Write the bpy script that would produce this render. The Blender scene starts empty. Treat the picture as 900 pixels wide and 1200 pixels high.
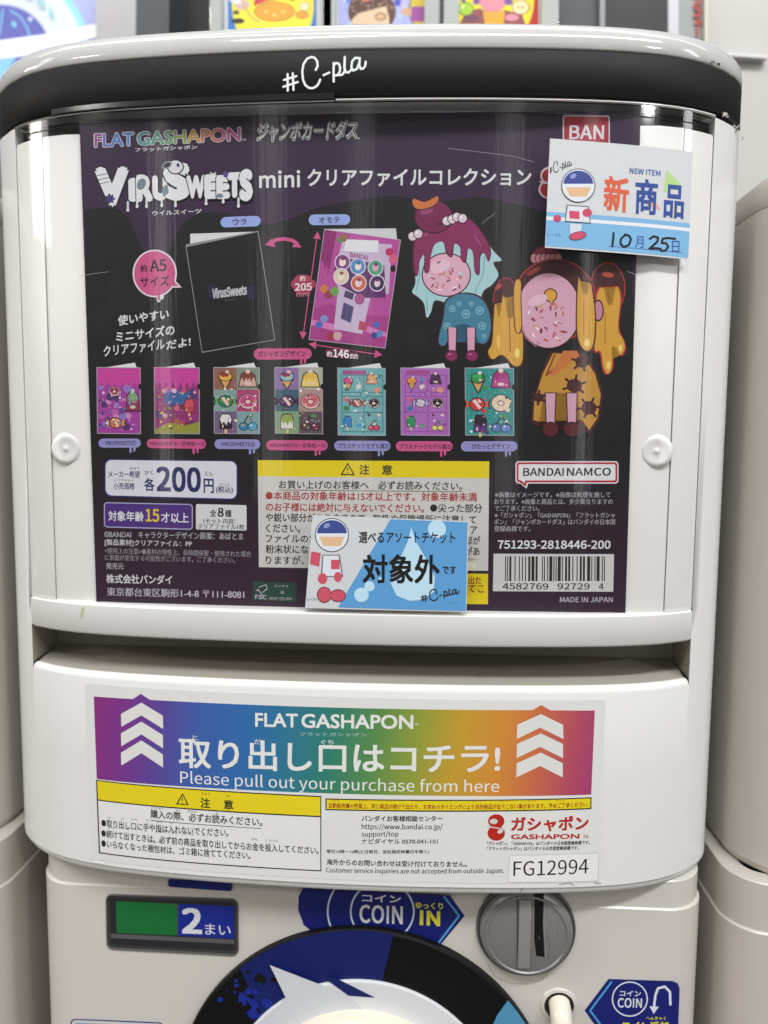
import bpy, bmesh, math, random
from mathutils import Vector, Matrix
random.seed(4)
S = bpy.context.scene
# ------------------------------------------------------------------ camera
YAW, PITCH, ROLL = math.radians(-3.279), math.radians(-5.218), math.radians(0.504)
FPX = 880.0
cyw, syw, cp_, sp_ = math.cos(YAW), math.sin(YAW), math.cos(PITCH), math.sin(PITCH)
FW = Vector((syw * cp_, cyw * cp_, sp_)); RT = Vector((cyw, -syw, 0)); UP = RT.cross(FW)
RGT = RT * math.cos(ROLL) + UP * math.sin(ROLL); UPV = -RT * math.sin(ROLL) + UP * math.cos(ROLL)
cd = bpy.data.cameras.new('camera'); cam = bpy.data.objects.new('camera', cd); S.collection.objects.link(cam)
m3 = Matrix((RGT, UPV, -FW)).transposed()
cam.matrix_world = m3.to_4x4()
cd.sensor_fit = 'HORIZONTAL'; cd.sensor_width = 36; cd.lens = 36 * FPX / 900
cd.clip_start = .01; cd.clip_end = 50
cd.dof.use_dof = True; cd.dof.focus_distance = .335; cd.dof.aperture_fstop = 9.5
S.camera = cam
# ------------------------------------------------------------------ world, lamps, exposure
W = bpy.data.worlds.new('World'); S.world = W; W.use_nodes = True
nt = W.node_tree; bg = nt.nodes['Background']
tc = nt.nodes.new('ShaderNodeTexCoord'); sx = nt.nodes.new('ShaderNodeSeparateXYZ'); cr = nt.nodes.new('ShaderNodeValToRGB')
mr = nt.nodes.new('ShaderNodeMapRange'); mr.inputs[1].default_value = -1; mr.inputs[2].default_value = 1
nt.links.new(tc.outputs['Generated'], sx.inputs[0]); nt.links.new(sx.outputs[2], mr.inputs[0]); nt.links.new(mr.outputs[0], cr.inputs[0])
cr.color_ramp.elements[0].color = (.07, .055, .042, 1); cr.color_ramp.elements[0].position = .15
cr.color_ramp.elements[1].color = (.60, .61, .63, 1); cr.color_ramp.elements[1].position = .95
e = cr.color_ramp.elements.new(.5); e.color = (.27, .262, .26, 1); e = cr.color_ramp.elements.new(.8); e.color = (.45, .455, .465, 1)
nt.links.new(cr.outputs[0], bg.inputs[0]); bg.inputs[1].default_value = .42

def area(name, loc, target, sx_, sy_, power, col):
    l = bpy.data.lights.new(name, 'AREA'); l.shape = 'RECTANGLE'; l.size = sx_; l.size_y = sy_; l.energy = power; l.color = col
    o = bpy.data.objects.new(name, l); S.collection.objects.link(o); o.location = loc
    o.rotation_euler = (Vector(target) - Vector(loc)).to_track_quat('-Z', 'Y').to_euler(); return o
area('ceiling_lamp_row', (-.5, -.25, 1.9), (0, .35, 0), 2.4, .16, 9, (.98, .99, 1))
area('ceiling_lamp_row', (.4, -1.15, 2.1), (0, .35, 0), 2.6, .2, 64, (.97, .985, 1))
area('ceiling_lamp_row', (.3, .9, 1.9), (0, .6, .2), 2.2, .16, 4, (1, .98, .96))
area('upper_shelf_lamp', (0, .35, .75), (0, .75, .2), 1.6, .08, 1.3, (1, .99, .97))
area('far_lamp', (-3.1, -.5, 1.1), (-.2, .35, .1), .5, .5, 15, (1, .92, .80))
area('side_fill_light', (2.6, -.9, 1.3), (.1, .35, 0), .3, 1.2, 9, (.97, .985, 1))  # unseen fill added on both sides to brighten the pillars
area('side_fill_light', (-2.6, -.7, 1.3), (-.1, .35, 0), .3, 1.2, 6, (1, .98, .96))
area('far_lamp', (2.05, -1.9, 1.42), (.1, .35, .1), .22, .12, 12, (1, .99, .97))
area('far_lamp', (-2.6, -2.2, 1.7), (-.1, .35, .1), .5, .12, 14, (1, .97, .92))
for i_, (lx, lp) in enumerate(((-2.3, 1.6), (-1.15, 1.1), (-.35, .6), (.95, .9), (1.9, 1.6))):
    area('aisle_lamp', (lx, -3.6, .75), (0, .35, .1), .16 + .05 * (i_ % 2), 2.2, lp, (1, .98, .96))
S.view_settings.view_transform = 'Standard'; S.view_settings.look = 'None'
S.view_settings.exposure = 0.17; S.view_settings.gamma = 1.0
S.cycles.use_denoising = True
S.cycles.max_bounces = 8; S.cycles.transparent_max_bounces = 12

# ------------------------------------------------------------------ materials
def lin(c):
    c /= 255.0
    return c / 12.92 if c <= .04045 else ((c + .055) / 1.055) ** 2.4
def rgb(h):
    return tuple(lin(int(h[i:i + 2], 16)) for i in (0, 2, 4))
_mc = {}
def ink(h, rough=.5, coat=0.0):
    """printed colour with a fine paper grain"""
    k = (h, rough, coat)
    if k in _mc: return _mc[k]
    m = bpy.data.materials.new('print_' + h); m.use_nodes = True; n = m.node_tree; b = n.nodes['Principled BSDF']
    t = n.nodes.new('ShaderNodeTexCoord'); no = n.nodes.new('ShaderNodeTexNoise'); no.inputs['Scale'].default_value = 900; no.inputs['Detail'].default_value = 2
    r = n.nodes.new('ShaderNodeMapRange'); r.inputs[3].default_value = .93; r.inputs[4].default_value = 1.05
    mx = n.nodes.new('ShaderNodeVectorMath'); mx.operation = 'SCALE'; c = rgb(h); mx.inputs[0].default_value = c
    n.links.new(t.outputs['Object'], no.inputs['Vector']); n.links.new(no.outputs[0], r.inputs[0]); n.links.new(r.outputs[0], mx.inputs['Scale'])
    n.links.new(mx.outputs[0], b.inputs['Base Color']); b.inputs['Roughness'].default_value = rough; b.inputs['Specular IOR Level'].default_value = .35
    b.inputs['Coat Weight'].default_value = coat; b.inputs['Coat Roughness'].default_value = .12
    _mc[k] = m; return m
def plastic(name, col, rough=.28, bump=.02, scale=60, vary=.05, spec=.5, metal=0, dirt=0.0, col2=None):
    if name in _mc: return _mc[name]
    m = bpy.data.materials.new(name); m.use_nodes = True; n = m.node_tree; b = n.nodes['Principled BSDF']
    t = n.nodes.new('ShaderNodeTexCoord'); no = n.nodes.new('ShaderNodeTexNoise'); no.inputs['Scale'].default_value = scale; no.inputs['Detail'].default_value = 4
    lo = n.nodes.new('ShaderNodeTexNoise'); lo.inputs['Scale'].default_value = 7; lo.inputs['Detail'].default_value = 3
    n.links.new(t.outputs['Object'], no.inputs['Vector']); n.links.new(t.outputs['Object'], lo.inputs['Vector'])
    r = n.nodes.new('ShaderNodeMapRange'); r.inputs[1].default_value = .3; r.inputs[2].default_value = .7; r.inputs[3].default_value = 1 - vary; r.inputs[4].default_value = 1
    mx = n.nodes.new('ShaderNodeVectorMath'); mx.operation = 'SCALE'; mx.inputs[0].default_value = col
    n.links.new(lo.outputs[0], r.inputs[0]); n.links.new(r.outputs[0], mx.inputs['Scale'])
    out = mx.outputs[0]
    if dirt:
        d = n.nodes.new('ShaderNodeTexNoise'); d.inputs['Scale'].default_value = 90; d.inputs['Detail'].default_value = 6
        n.links.new(t.outputs['Object'], d.inputs['Vector'])
        dr = n.nodes.new('ShaderNodeValToRGB'); dr.color_ramp.elements[0].position = .70; dr.color_ramp.elements[0].color = (0, 0, 0, 1)
        dr.color_ramp.elements[1].position = .80; dr.color_ramp.elements[1].color = (dirt, dirt, dirt, 1)
        n.links.new(d.outputs[0], dr.inputs[0])
        q = n.nodes.new('ShaderNodeMix'); q.data_type = 'RGBA'; q.inputs[7].default_value = (.30, .27, .21, 1)
        n.links.new(dr.outputs[0], q.inputs[0]); n.links.new(out, q.inputs[6]); out = q.outputs[2]
    n.links.new(out, b.inputs['Base Color'])
    rr = n.nodes.new('ShaderNodeMapRange'); rr.inputs[3].default_value = rough * .8; rr.inputs[4].default_value = rough * 1.25
    n.links.new(lo.outputs[0], rr.inputs[0]); n.links.new(rr.outputs[0], b.inputs['Roughness'])
    bp = n.nodes.new('ShaderNodeBump'); bp.inputs['Strength'].default_value = bump; bp.inputs['Distance'].default_value = .002
    n.links.new(no.outputs[0], bp.inputs['Height']); n.links.new(bp.outputs[0], b.inputs['Normal'])
    b.inputs['Specular IOR Level'].default_value = spec; b.inputs['Metallic'].default_value = metal
    _mc[name] = m; return m
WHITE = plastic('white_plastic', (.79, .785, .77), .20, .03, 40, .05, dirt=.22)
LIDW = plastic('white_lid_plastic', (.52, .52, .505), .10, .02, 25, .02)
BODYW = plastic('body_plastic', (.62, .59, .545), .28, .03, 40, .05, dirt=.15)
SLOT_SHADE = plastic('slot_shaded_plastic', (.40, .365, .315), .4, .03, 40, .05)  # dark beige: the slot's shade is put into this colour
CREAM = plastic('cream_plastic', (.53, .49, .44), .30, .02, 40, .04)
KNOBC = plastic('ivory_knob_plastic', (.78, .72, .60), .20, .01, 40, .03)
PANEL = plastic('backing_plastic', (.80, .79, .76), .35, .05, 120, .03)
BLACK = plastic('black_band_plastic', (.016, .016, .017), .5, .10, 2500, .15, spec=.13)
GLOSSBLACK = plastic('gloss_black_plastic', (.012, .012, .013), .2, .02, 60, .2)
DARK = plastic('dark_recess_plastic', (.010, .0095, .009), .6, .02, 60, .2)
GREYM = plastic('grey_metal', (.27, .265, .26), .38, .08, 300, .12, metal=.35)
GREYR = plastic('grey_rim', (.09, .088, .085), .4, .05, 200, .1)
GREYP = plastic('dark_grey_panel', (.06, .065, .072), .5, .05, 300, .1)
ACR = plastic('acrylic_edge', (.55, .58, .56), .12, .1, 80, .25, spec=.8)
def clear(name, tint=(.985, .985, .985), rough=.07, scr=.05):
    m = bpy.data.materials.new(name); m.use_nodes = True; n = m.node_tree; n.nodes.remove(n.nodes['Principled BSDF'])
    o = n.nodes['Material Output']; tr = n.nodes.new('ShaderNodeBsdfTransparent'); tr.inputs[0].default_value = (*tint, 1)
    gl = n.nodes.new('ShaderNodeBsdfGlossy'); gl.inputs['Roughness'].default_value = rough
    fr = n.nodes.new('ShaderNodeLayerWeight'); fr.inputs[0].default_value = .5
    pw = n.nodes.new('ShaderNodeMath'); pw.operation = 'POWER'; pw.inputs[1].default_value = 5
    mu = n.nodes.new('ShaderNodeMath'); mu.operation = 'MULTIPLY_ADD'; mu.inputs[1].default_value = .93; mu.inputs[2].default_value = .065
    t = n.nodes.new('ShaderNodeTexCoord'); mp = n.nodes.new('ShaderNodeMapping'); mp.inputs['Scale'].default_value = (420, 60, 18)
    no = n.nodes.new('ShaderNodeTexNoise'); no.inputs['Scale'].default_value = 1; no.inputs['Detail'].default_value = 3
    n.links.new(t.outputs['Object'], mp.inputs[0]); n.links.new(mp.outputs[0], no.inputs['Vector'])
    bp = n.nodes.new('ShaderNodeBump'); bp.inputs['Strength'].default_value = scr; bp.inputs['Distance'].default_value = .0006
    n.links.new(no.outputs[0], bp.inputs['Height']); n.links.new(bp.outputs[0], gl.inputs['Normal'])
    mx = n.nodes.new('ShaderNodeMixShader')
    n.links.new(fr.outputs['Facing'], pw.inputs[0]); n.links.new(pw.outputs[0], mu.inputs[0]); n.links.new(mu.outputs[0], mx.inputs[0]); n.links.new(tr.outputs[0], mx.inputs[1]); n.links.new(gl.outputs[0], mx.inputs[2])
    n.links.new(mx.outputs[0], o.inputs[0]); return m
CLEAR = clear('clear_cover_plastic')

# ------------------------------------------------------------------ objects
XC = -.0345
def thing(name, label, cat, loc, group=None):
    o = bpy.data.objects.new(name, None); S.collection.objects.link(o); o.location = loc; o.empty_display_size = .02
    o['label'] = label; o['category'] = cat
    if group: o['group'] = group
    return o
def rootloc(p):
    v = Vector((0, 0, 0))
    while p is not None:
        v = v + p.location; p = p.parent
    return v
def mk(name, verts, faces, mats, parent=None, mi=None, smooth=None, kind=None, label=None):
    """world-space geometry -> one mesh object under its parent"""
    me = bpy.data.meshes.new(name); off = rootloc(parent)
    me.from_pydata([tuple(Vector(v) - off) for v in verts], [], faces)
    for m in (mats if isinstance(mats, (list, tuple)) else [mats]): me.materials.append(m)
    if mi: me.polygons.foreach_set('material_index', mi)
    if smooth is not None:
        me.shade_smooth(); me.set_sharp_from_angle(angle=math.radians(smooth))
    me.update()
    o = bpy.data.objects.new(name, me); S.collection.objects.link(o); o.parent = parent
    if kind: o['kind'] = kind
    if label: o['label'] = label
    return o
class G:
    def __init__(s): s.v = []; s.f = []
    def grid(s, rows, closed=False):
        b = len(s.v); n = len(rows[0])
        for r in rows: s.v += [tuple(p) for p in r]
        for i in range(len(rows) - 1):
            for j in range(n if closed else n - 1):
                k = (j + 1) % n
                s.f.append((b + i * n + j, b + i * n + k, b + (i + 1) * n + k, b + (i + 1) * n + j))
    def quad(s, a, b_, c, d):
        b = len(s.v); s.v += [tuple(a), tuple(b_), tuple(c), tuple(d)]; s.f.append((b, b + 1, b + 2, b + 3))
    def ngon(s, pts):
        b = len(s.v); s.v += [tuple(p) for p in pts]; s.f.append(tuple(range(b, b + len(pts))))
    def box(s, x0, x1, y0, y1, z0, z1, bev=0):
        bm = bmesh.new(); bmesh.ops.create_cube(bm, size=1)
        for v in bm.verts: v.co = Vector((x0 + (v.co.x + .5) * (x1 - x0), y0 + (v.co.y + .5) * (y1 - y0), z0 + (v.co.z + .5) * (z1 - z0)))
        if bev: bmesh.ops.bevel(bm, geom=bm.edges[:], offset=bev, segments=2, profile=.6, affect='EDGES')
        s.bm(bm)
    def bm(s, bm):
        b = len(s.v); bm.verts.index_update(); s.v += [tuple(v.co) for v in bm.verts]
        s.f += [tuple(b + v.index for v in f.verts) for f in bm.faces]; bm.free()
    def lathe(s, c, prof, n=48, axis='y'):
        """prof: (radius, y-offset); round about the y axis through c"""
        rows = []
        for r, d in prof:
            rows.append([(c[0] + r * math.cos(2 * math.pi * k / n), c[1] + d, c[2] + r * math.sin(2 * math.pi * k / n)) for k in range(n)])
        s.grid(rows, True)
    def merged(s):
        bm = bmesh.new(); vs = [bm.verts.new(v) for v in s.v]
        for f in s.f:
            try: bm.faces.new([vs[i] for i in f])
            except ValueError: pass
        bmesh.ops.remove_doubles(bm, verts=bm.verts[:], dist=2e-6); bmesh.ops.recalc_face_normals(bm, faces=bm.faces[:])
        g = G(); g.bm(bm); return g
    def make(s, name, mats, parent=None, smooth=35, merge=True, **k):
        g = s.merged() if merge else s
        return mk(name, g.v, g.f, mats, parent, smooth=smooth, **k)

# plan of the machine's head: gently bowed front, round corners, straight sides
def fy(x):
    u = abs(x) / .15; return .33 + .0102 * u * u + .00673 * u ** 8
XE = .170; BACK = .50
def fslope(x):
    u = abs(x) / .15; return math.copysign((2 * .0102 * u + 8 * .00673 * u ** 7) / .15, x)
def plan(hw=.1795):
    pts = []
    n = 44
    for i in range(n + 1):
        t = -1 + 2 * i / n; x = XE * math.sin(t * math.pi / 2) if False else XE * t
        sl = fslope(x); L = math.hypot(1, sl); pts.append((x, fy(x), sl / L, -1 / L))
    a0 = math.atan(fslope(XE)); r = (hw - XE) / (1 - math.sin(a0)); cx, cy = hw - r, fy(XE) + r * math.cos(a0)
    right = []
    for k in range(1, 9):
        a = a0 + (math.pi / 2 - a0) * k / 8; right.append((cx + r * math.sin(a), cy - r * math.cos(a), math.sin(a), -math.cos(a)))
    for y in (.40, .45, BACK): right.append((hw, y, 1, 0))
    left = [(-x, y, -nx, ny) for x, y, nx, ny in reversed(right)]
    return left + pts + right
PLAN = plan()
WX = .1585
def clip(pts, lo, hi):
    out = []
    for x, y, nx, ny in pts:
        if lo + 1e-5 < x < hi - 1e-5 and y < .36: out.append((x, y, nx, ny))
    def at(x):
        sl = fslope(x); L = math.hypot(1, sl); return (x, fy(x), sl / L, -1 / L)
    return [at(lo)] + out + [at(hi)]
MID = clip(PLAN, -WX, WX)
iL = [p for p in PLAN if p[0] < -WX - 1e-5]; iR = [p for p in PLAN if p[0] > WX + 1e-5]
LEFTP = iL + [MID[0]]; RIGHTP = [MID[-1]] + iR
def sweep(g, pts, sec, ox, closed=False):
    g.grid([[(ox + x - nx * i, y - ny * i, z) for x, y, nx, ny in pts] for i, z in sec], closed)

def machine(ox, root, main=True):
    g = G()
    low = [(0, -.188), (0, -.2040), (.0009, -.2048), (.0011, -.2066), (.0022, -.2080), (.0045, -.2084), (.06, -.2084)]
    sweep(g, PLAN, low, ox, True)
    top = .1443 if main else .112
    for P in (LEFTP, RIGHTP): sweep(g, P, [(0, -.188), (0, -.150), (0, -.109), (0, -.091), (0, -.0756), (0, .03), (0, top - .0008), (.0008, top), (.008, top)], ox)
    sweep(g, MID, [(0, -.188), (0, -.150), (0, -.112), (.0004, -.1103), (.0014, -.1093), (.003, -.109)], ox)
    # slot floor, ceiling, back and cheeks, coloured darker for the shade inside
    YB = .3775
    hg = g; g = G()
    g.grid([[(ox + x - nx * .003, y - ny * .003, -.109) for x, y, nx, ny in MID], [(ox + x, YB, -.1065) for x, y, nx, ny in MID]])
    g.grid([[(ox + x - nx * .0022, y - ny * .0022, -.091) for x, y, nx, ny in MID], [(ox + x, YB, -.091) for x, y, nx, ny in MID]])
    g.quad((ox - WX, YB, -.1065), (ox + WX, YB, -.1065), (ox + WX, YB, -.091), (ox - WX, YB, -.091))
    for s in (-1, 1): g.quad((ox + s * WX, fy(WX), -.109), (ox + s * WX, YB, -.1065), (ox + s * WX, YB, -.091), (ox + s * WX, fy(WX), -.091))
    g.make('slot_shaded_faces', SLOT_SHADE, root, 20); g = hg
    # ledge between the window and the slot
    sweep(g, MID, [(.016, -.0760), (.0022, -.0756), (.0009, -.0759), (0, -.0768), (0, -.0895), (.0008, -.0906), (.0022, -.091)], ox)
    # window cheeks
    for s in (-1, 1): g.quad((ox + s * WX, fy(WX), -.0756), (ox + s * WX, fy(WX) + .018, -.0756), (ox + s * WX, fy(WX) + .018, top), (ox + s * WX, fy(WX), top))
    g.quad((ox - .1795, BACK, -.188), (ox + .1795, BACK, -.188), (ox + .1795, BACK, top), (ox - .1795, BACK, top))
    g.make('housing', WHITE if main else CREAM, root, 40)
    # lid
    zl = .1648 if main else .112
    h = 0 if main else .004
    g = G(); fil = [(.004, zl - .0005), (.0004, zl), (0, zl + .0006), (0, zl + .0030 + h)]
    for k in range(1, 8):
        a = k / 8 * math.radians(84); fil.append((.010 * (1 - math.cos(a)), zl + .003 + h + .0105 * math.sin(a)))
    fil += [(.016, zl + .0141 + h), (.04, zl + .0150 + h)]
    sweep(g, PLAN, fil, ox, True)
    g.ngon([(ox + x - nx * .04, y - ny * .04, zl + .015 + h) for x, y, nx, ny in PLAN if y < .46] + [(ox + .13, .46, zl + .015 + h), (ox - .13, .46, zl + .015 + h)])
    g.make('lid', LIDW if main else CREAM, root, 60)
    # lower body: collar and front
    bo, bw, bb = (.0055, .1682, BACK - .01) if main else (0, .186, .405)
    def body(inset, z0, z1, name, mat, chamf=.001):
        hw, r, yf = bw - inset, .020, .350 + inset
        pts = []
        for k in range(9):
            a = math.pi / 2 * k / 8; pts.append((hw - r + r * math.sin(a), yf + r - r * math.cos(a), math.sin(a), -math.cos(a)))
        pts.append((hw, bb, 1, 0))
        n = 12
        front = [(-(hw - r) + 2 * (hw - r) * i / n, yf, 0, -1) for i in range(1, n)]
        pl = [(-x, y, -nx, ny) for x, y, nx, ny in reversed(pts)] + front + pts
        g = G(); sweep(g, pl, [(.01, z0), (chamf, z0), (0, z0 - chamf), (0, z1)], ox + bo, True); return g.make(name, mat, root, 40)
    zc = -.2222 if main else -.2326
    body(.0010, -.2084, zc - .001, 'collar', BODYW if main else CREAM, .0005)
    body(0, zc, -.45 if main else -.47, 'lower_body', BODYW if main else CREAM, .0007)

# ------------------------------------------------------------------ printing on surfaces
KN = .003
def pxray(px, py):
    return RGT * ((px - 450) / FPX) - UPV * ((py - 600) / FPX) + FW
def s_head(x): return fy(min(abs(x - XC), .172))
def s_card(x): u = (x - XC) / .15; return .3392 + .0028 * u * u
def s_back(x): return max(s_card(x) + .0014, fy(min(abs(x - XC), .172)) + .0016)
def s_body(x): return .350
def knotted(f):
    def h(x):
        i = math.floor(x / KN); a = f(i * KN); b = f((i + 1) * KN); t = x / KN - i; return a + (b - a) * t
    return h
class Surf:
    def __init__(s, f, flat=False, base=0.0, step=4e-6, gap=1.2e-5):
        s.raw = f; s.f = f if flat else knotted(f); s.flat = flat; s.base = base; s.step = step; s.gap = gap; s.done = []
    def xz(s, px, py):
        d = pxray(px, py); t = s.raw(0) / d.y
        for _ in range(60): t = .6 * (s.raw(t * d.x) / d.y) + .4 * t
        return (t * d.x, t * d.z)
class Part:
    """a print on a surface; it lies just over whatever it overlaps"""
    def __init__(s, surf): s.s = surf; s.v = []; s.f = []; s.mi = []; s.mats = []; s.n = 0; s.extra = None; s.lay = []
    def _mat(s, m):
        if isinstance(m, str): m = ink(m)
        if m not in s.mats: s.mats.append(m)
        return s.mats.index(m)
    def add(s, verts, faces, mat, off=None, colfn=None):
        bb = (min(p[0] for p in verts), max(p[0] for p in verts), min(p[1] for p in verts), max(p[1] for p in verts))
        if off is None:
            n = 1 + max([m for m, b in s.lay if b[0] < bb[1] and b[1] > bb[0] and b[2] < bb[3] and b[3] > bb[2]] + [0])
            s.lay.append((n, bb)); s.n = max(s.n, n); off = n * s.s.step
        bm = bmesh.new(); vs = [bm.verts.new((x, z, 0)) for x, z in verts]
        for f in faces:
            try: bm.faces.new([vs[i] for i in f])
            except ValueError: pass
        if any(len(f) > 4 for f in faces) or len(faces) == 1: bmesh.ops.triangulate(bm, faces=bm.faces[:])
        if not s.s.flat and verts:
            x0 = min(p[0] for p in verts); x1 = max(p[0] for p in verts); k = math.ceil(x0 / KN)
            while k * KN < x1:
                bmesh.ops.bisect_plane(bm, geom=bm.verts[:] + bm.edges[:] + bm.faces[:], dist=1e-7, plane_co=(k * KN, 0, 0), plane_no=(1, 0, 0)); k += 1
        b = len(s.v); bm.verts.index_update()
        mi = None if colfn else s._mat(mat)
        for v in bm.verts: s.v.append((v.co.x, off, v.co.y))
        for f in bm.faces:
            f.normal_update(); idx = [b + v.index for v in f.verts]
            if f.normal.z < 0: idx.reverse()
            s.f.append(idx); s.mi.append(s._mat(colfn(f.calc_center_median())) if colfn else mi)
        bm.free()
    def poly(s, pts, mat, **k):
        s.add([s.s.xz(*p) for p in pts], [tuple(range(len(pts)))], mat, **k); return s
    def blob(s, pts, mat, n=5, **k):
        out = []; m = len(pts)
        for i in range(m):
            a, b, c, d = pts[i - 1], pts[i], pts[(i + 1) % m], pts[(i + 2) % m]
            for j in range(n):
                t = j / n; out.append(tuple(.5 * (2 * b[q] + (c[q] - a[q]) * t + (2 * a[q] - 5 * b[q] + 4 * c[q] - d[q]) * t * t + (3 * b[q] - a[q] - 3 * c[q] + d[q]) * t ** 3) for q in (0, 1)))
        return s.poly(out, mat, **k)
    def ell(s, cx, cy, rx, ry, mat, n=20, rot=0, **k):
        c, q = math.cos(rot), math.sin(rot)
        return s.poly([(cx + rx * math.cos(a) * c - ry * math.sin(a) * q, cy + rx * math.cos(a) * q + ry * math.sin(a) * c) for a in [2 * math.pi * i / n for i in range(n)]], mat, **k)
    def rr(s, q, r, mat, **k):
        """rounded quadrilateral; q: tl, tr, br, bl in photo pixels"""
        w = math.dist(q[0], q[1]); h = math.dist(q[0], q[3]); r = min(r, w / 2, h / 2); pts = []
        for cx, cy, a0 in ((w - r, h - r, 0), (r, h - r, 90), (r, r, 180), (w - r, r, 270)):
            for i in range(6 if r > .1 else 1):
                a = math.radians(a0 + 18 * i); X = (cx + r * math.cos(a)) / w; Y = (cy + r * math.sin(a)) / h
                pts.append(tuple((1 - Y) * ((1 - X) * q[0][d] + X * q[1][d]) + Y * ((1 - X) * q[3][d] + X * q[2][d]) for d in (0, 1)))
        return s.poly(pts, mat, **k)
    def line(s, pts, w, mat, cap=True):
        for a, b in zip(pts, pts[1:]):
            dx, dy = b[0] - a[0], b[1] - a[1]; L = math.hypot(dx, dy) or 1; nx, ny = -dy / L * w / 2, dx / L * w / 2
            s.poly([(a[0] + nx, a[1] + ny), (b[0] + nx, b[1] + ny), (b[0] - nx, b[1] - ny), (a[0] - nx, a[1] - ny)], mat)
        if cap:
            for p in pts: s.ell(p[0], p[1], w / 2, w / 2, mat, 8)
        return s
    def text(s, t, x0, y0, x1, y1, h, mat, w=0.0, shear=0.0, colfn=None, res=3, font=1):
        """ink box: bottom left (x0,y0), bottom right (x1,y1), height h, in photo pixels"""
        font = 1 if font and NOTO and all(ord(c) < 128 for c in t) else 0; key = (t, shear, res, font)
        if key not in _tc:
            o = TXT[font]; cu = o.data; cu.body = t; cu.resolution_u = res; cu.shear = shear
            me = bpy.data.meshes.new_from_object(o)
            _tc[key] = ([(v.co.x, v.co.y) for v in me.vertices], [tuple(p.vertices) for p in me.polygons])
            bpy.data.meshes.remove(me)
        V, F = _tc[key]
        if h < 13 and w < .03: w += .014
        w *= .8; wn = w
        if font: w *= .353
        ax = min(v[0] for v in V) - w; bx = max(v[0] for v in V) + w; ay = min(v[1] for v in V) - w; by = max(v[1] for v in V) + w
        P0 = s.s.xz(x0, y0); P1 = s.s.xz(x1, y1)
        H0 = s.s.xz(x0, y0 - h)[1] - P0[1]; H1 = s.s.xz(x1, y1 - h)[1] - P1[1]
        cf = None
        if colfn: cf = lambda c: colfn((c.x - P0[0]) / (P1[0] - P0[0]))
        # heavier weights: the same letters struck again a hair to each side
        n = 0 if wn == 0 else 2 if wn < .016 else 4 if wn < .045 else 8 if wn < .09 else 14
        for k in range(max(n, 1)):
            a = 2 * math.pi * k / max(n, 1) + (math.pi / 4 if n == 4 else 0); dx, dy_ = (w * math.cos(a), w * math.sin(a)) if n else (0, 0)
            out = []
            for x, y in V:
                u = (x + dx - ax) / (bx - ax); v = (y + dy_ - ay) / (by - ay)
                out.append((P0[0] + u * (P1[0] - P0[0]), P0[1] + u * (P1[1] - P0[1]) + v * (H0 + u * (H1 - H0))))
            s.add(out, F, mat, colfn=cf)
        if n >= 8: s.add([((p[0]), p[1]) for p in [(P0[0] + (x - ax) / (bx - ax) * (P1[0] - P0[0]), P0[1] + (x - ax) / (bx - ax) * (P1[1] - P0[1]) + (y - ay) / (by - ay) * (H0 + (x - ax) / (bx - ax) * (H1 - H0))) for x, y in V]], F, mat, colfn=cf)
        return s
    def build(s, name, parent, **k):
        bb = (min(v[0] for v in s.v), max(v[0] for v in s.v), min(v[2] for v in s.v), max(v[2] for v in s.v))
        lift = max([t for t, b in s.s.done if b[0] < bb[1] and b[1] > bb[0] and b[2] < bb[3] and b[3] > bb[2]] + [s.s.base])
        s.s.done.append((lift + s.n * s.s.step + s.s.gap, bb))
        V = [(x, s.s.f(x) - lift - o, z) for x, o, z in s.v]; F = list(s.f); mi = list(s.mi)
        if s.extra: b = len(V); V += s.extra.v; F += [tuple(i + b for i in f) for f in s.extra.f]; mi += [0] * len(s.extra.f)
        return mk(name, V, F, s.mats, parent, mi=mi, **k)
_tc = {}
def bundled(fn):
    """a typeface that ships with Blender; its built-in one stands in if it is missing"""
    try: return bpy.data.fonts.load(bpy.utils.system_resource('DATAFILES', path='fonts') + '/' + fn)
    except Exception: return None
NOTO = bundled('Noto Sans CJK Regular.woff2')
TXT = [bpy.data.objects.new('lettering_source', bpy.data.curves.new('lettering_source', 'FONT')) for _ in (0, 1)]
if NOTO: TXT[1].data.font = NOTO
def cpla(P, fx, w, mat):
    """the hand-lettered #C-pla, fx maps its own box to the photo"""
    st = [[(118, 255), (119, 390)], [(160, 248), (166, 385)], [(88, 303), (190, 272)], [(84, 358), (200, 320)],
          [(346, 222), (362, 190), (358, 150), (335, 122), (310, 116), (275, 132), (247, 175), (237, 235), (243, 300), (262, 345), (292, 368), (325, 370), (358, 350), (376, 320), (382, 300)],
          [(410, 264), (457, 243)], [(492, 165), (491, 240), (492, 316)], [(492, 185), (512, 165), (535, 172), (545, 205), (540, 240), (520, 265), (497, 268)],
          [(520, 265), (560, 262), (580, 235), (582, 150), (582, 116)], [(582, 116), (578, 200), (590, 240), (612, 244), (640, 215)],
          [(700, 128), (670, 122), (642, 150), (635, 200), (650, 228), (680, 215), (700, 165), (704, 125), (700, 185), (712, 215), (732, 212), (748, 190), (752, 155)]]
    for l in st: P.line([fx(*p) for p in l], w, mat)

# ================================================================== the room
floor = G(); floor.quad((-3, -3, -.452), (3, -3, -.452), (3, 3, -.452), (-3, 3, -.452)); floor.make('floor', plastic('floor_vinyl', (.12, .10, .085), .5), None, kind='structure')
wall = G(); wall.quad((-3, 2.2, -.452), (3, 2.2, -.452), (3, 2.2, 2.2), (-3, 2.2, 2.2)); wall.make('wall', plastic('grey_wall', (.22, .21, .20), .6), None, kind='structure')

back = G(); back.quad((-1.2, .53, -.452), (1.2, .53, -.452), (1.2, .53, .150), (-1.2, .53, .150)); back.make('back_wall', plastic('brown_back_wall', (.16, .135, .11), .6), None, kind='structure')

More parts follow.
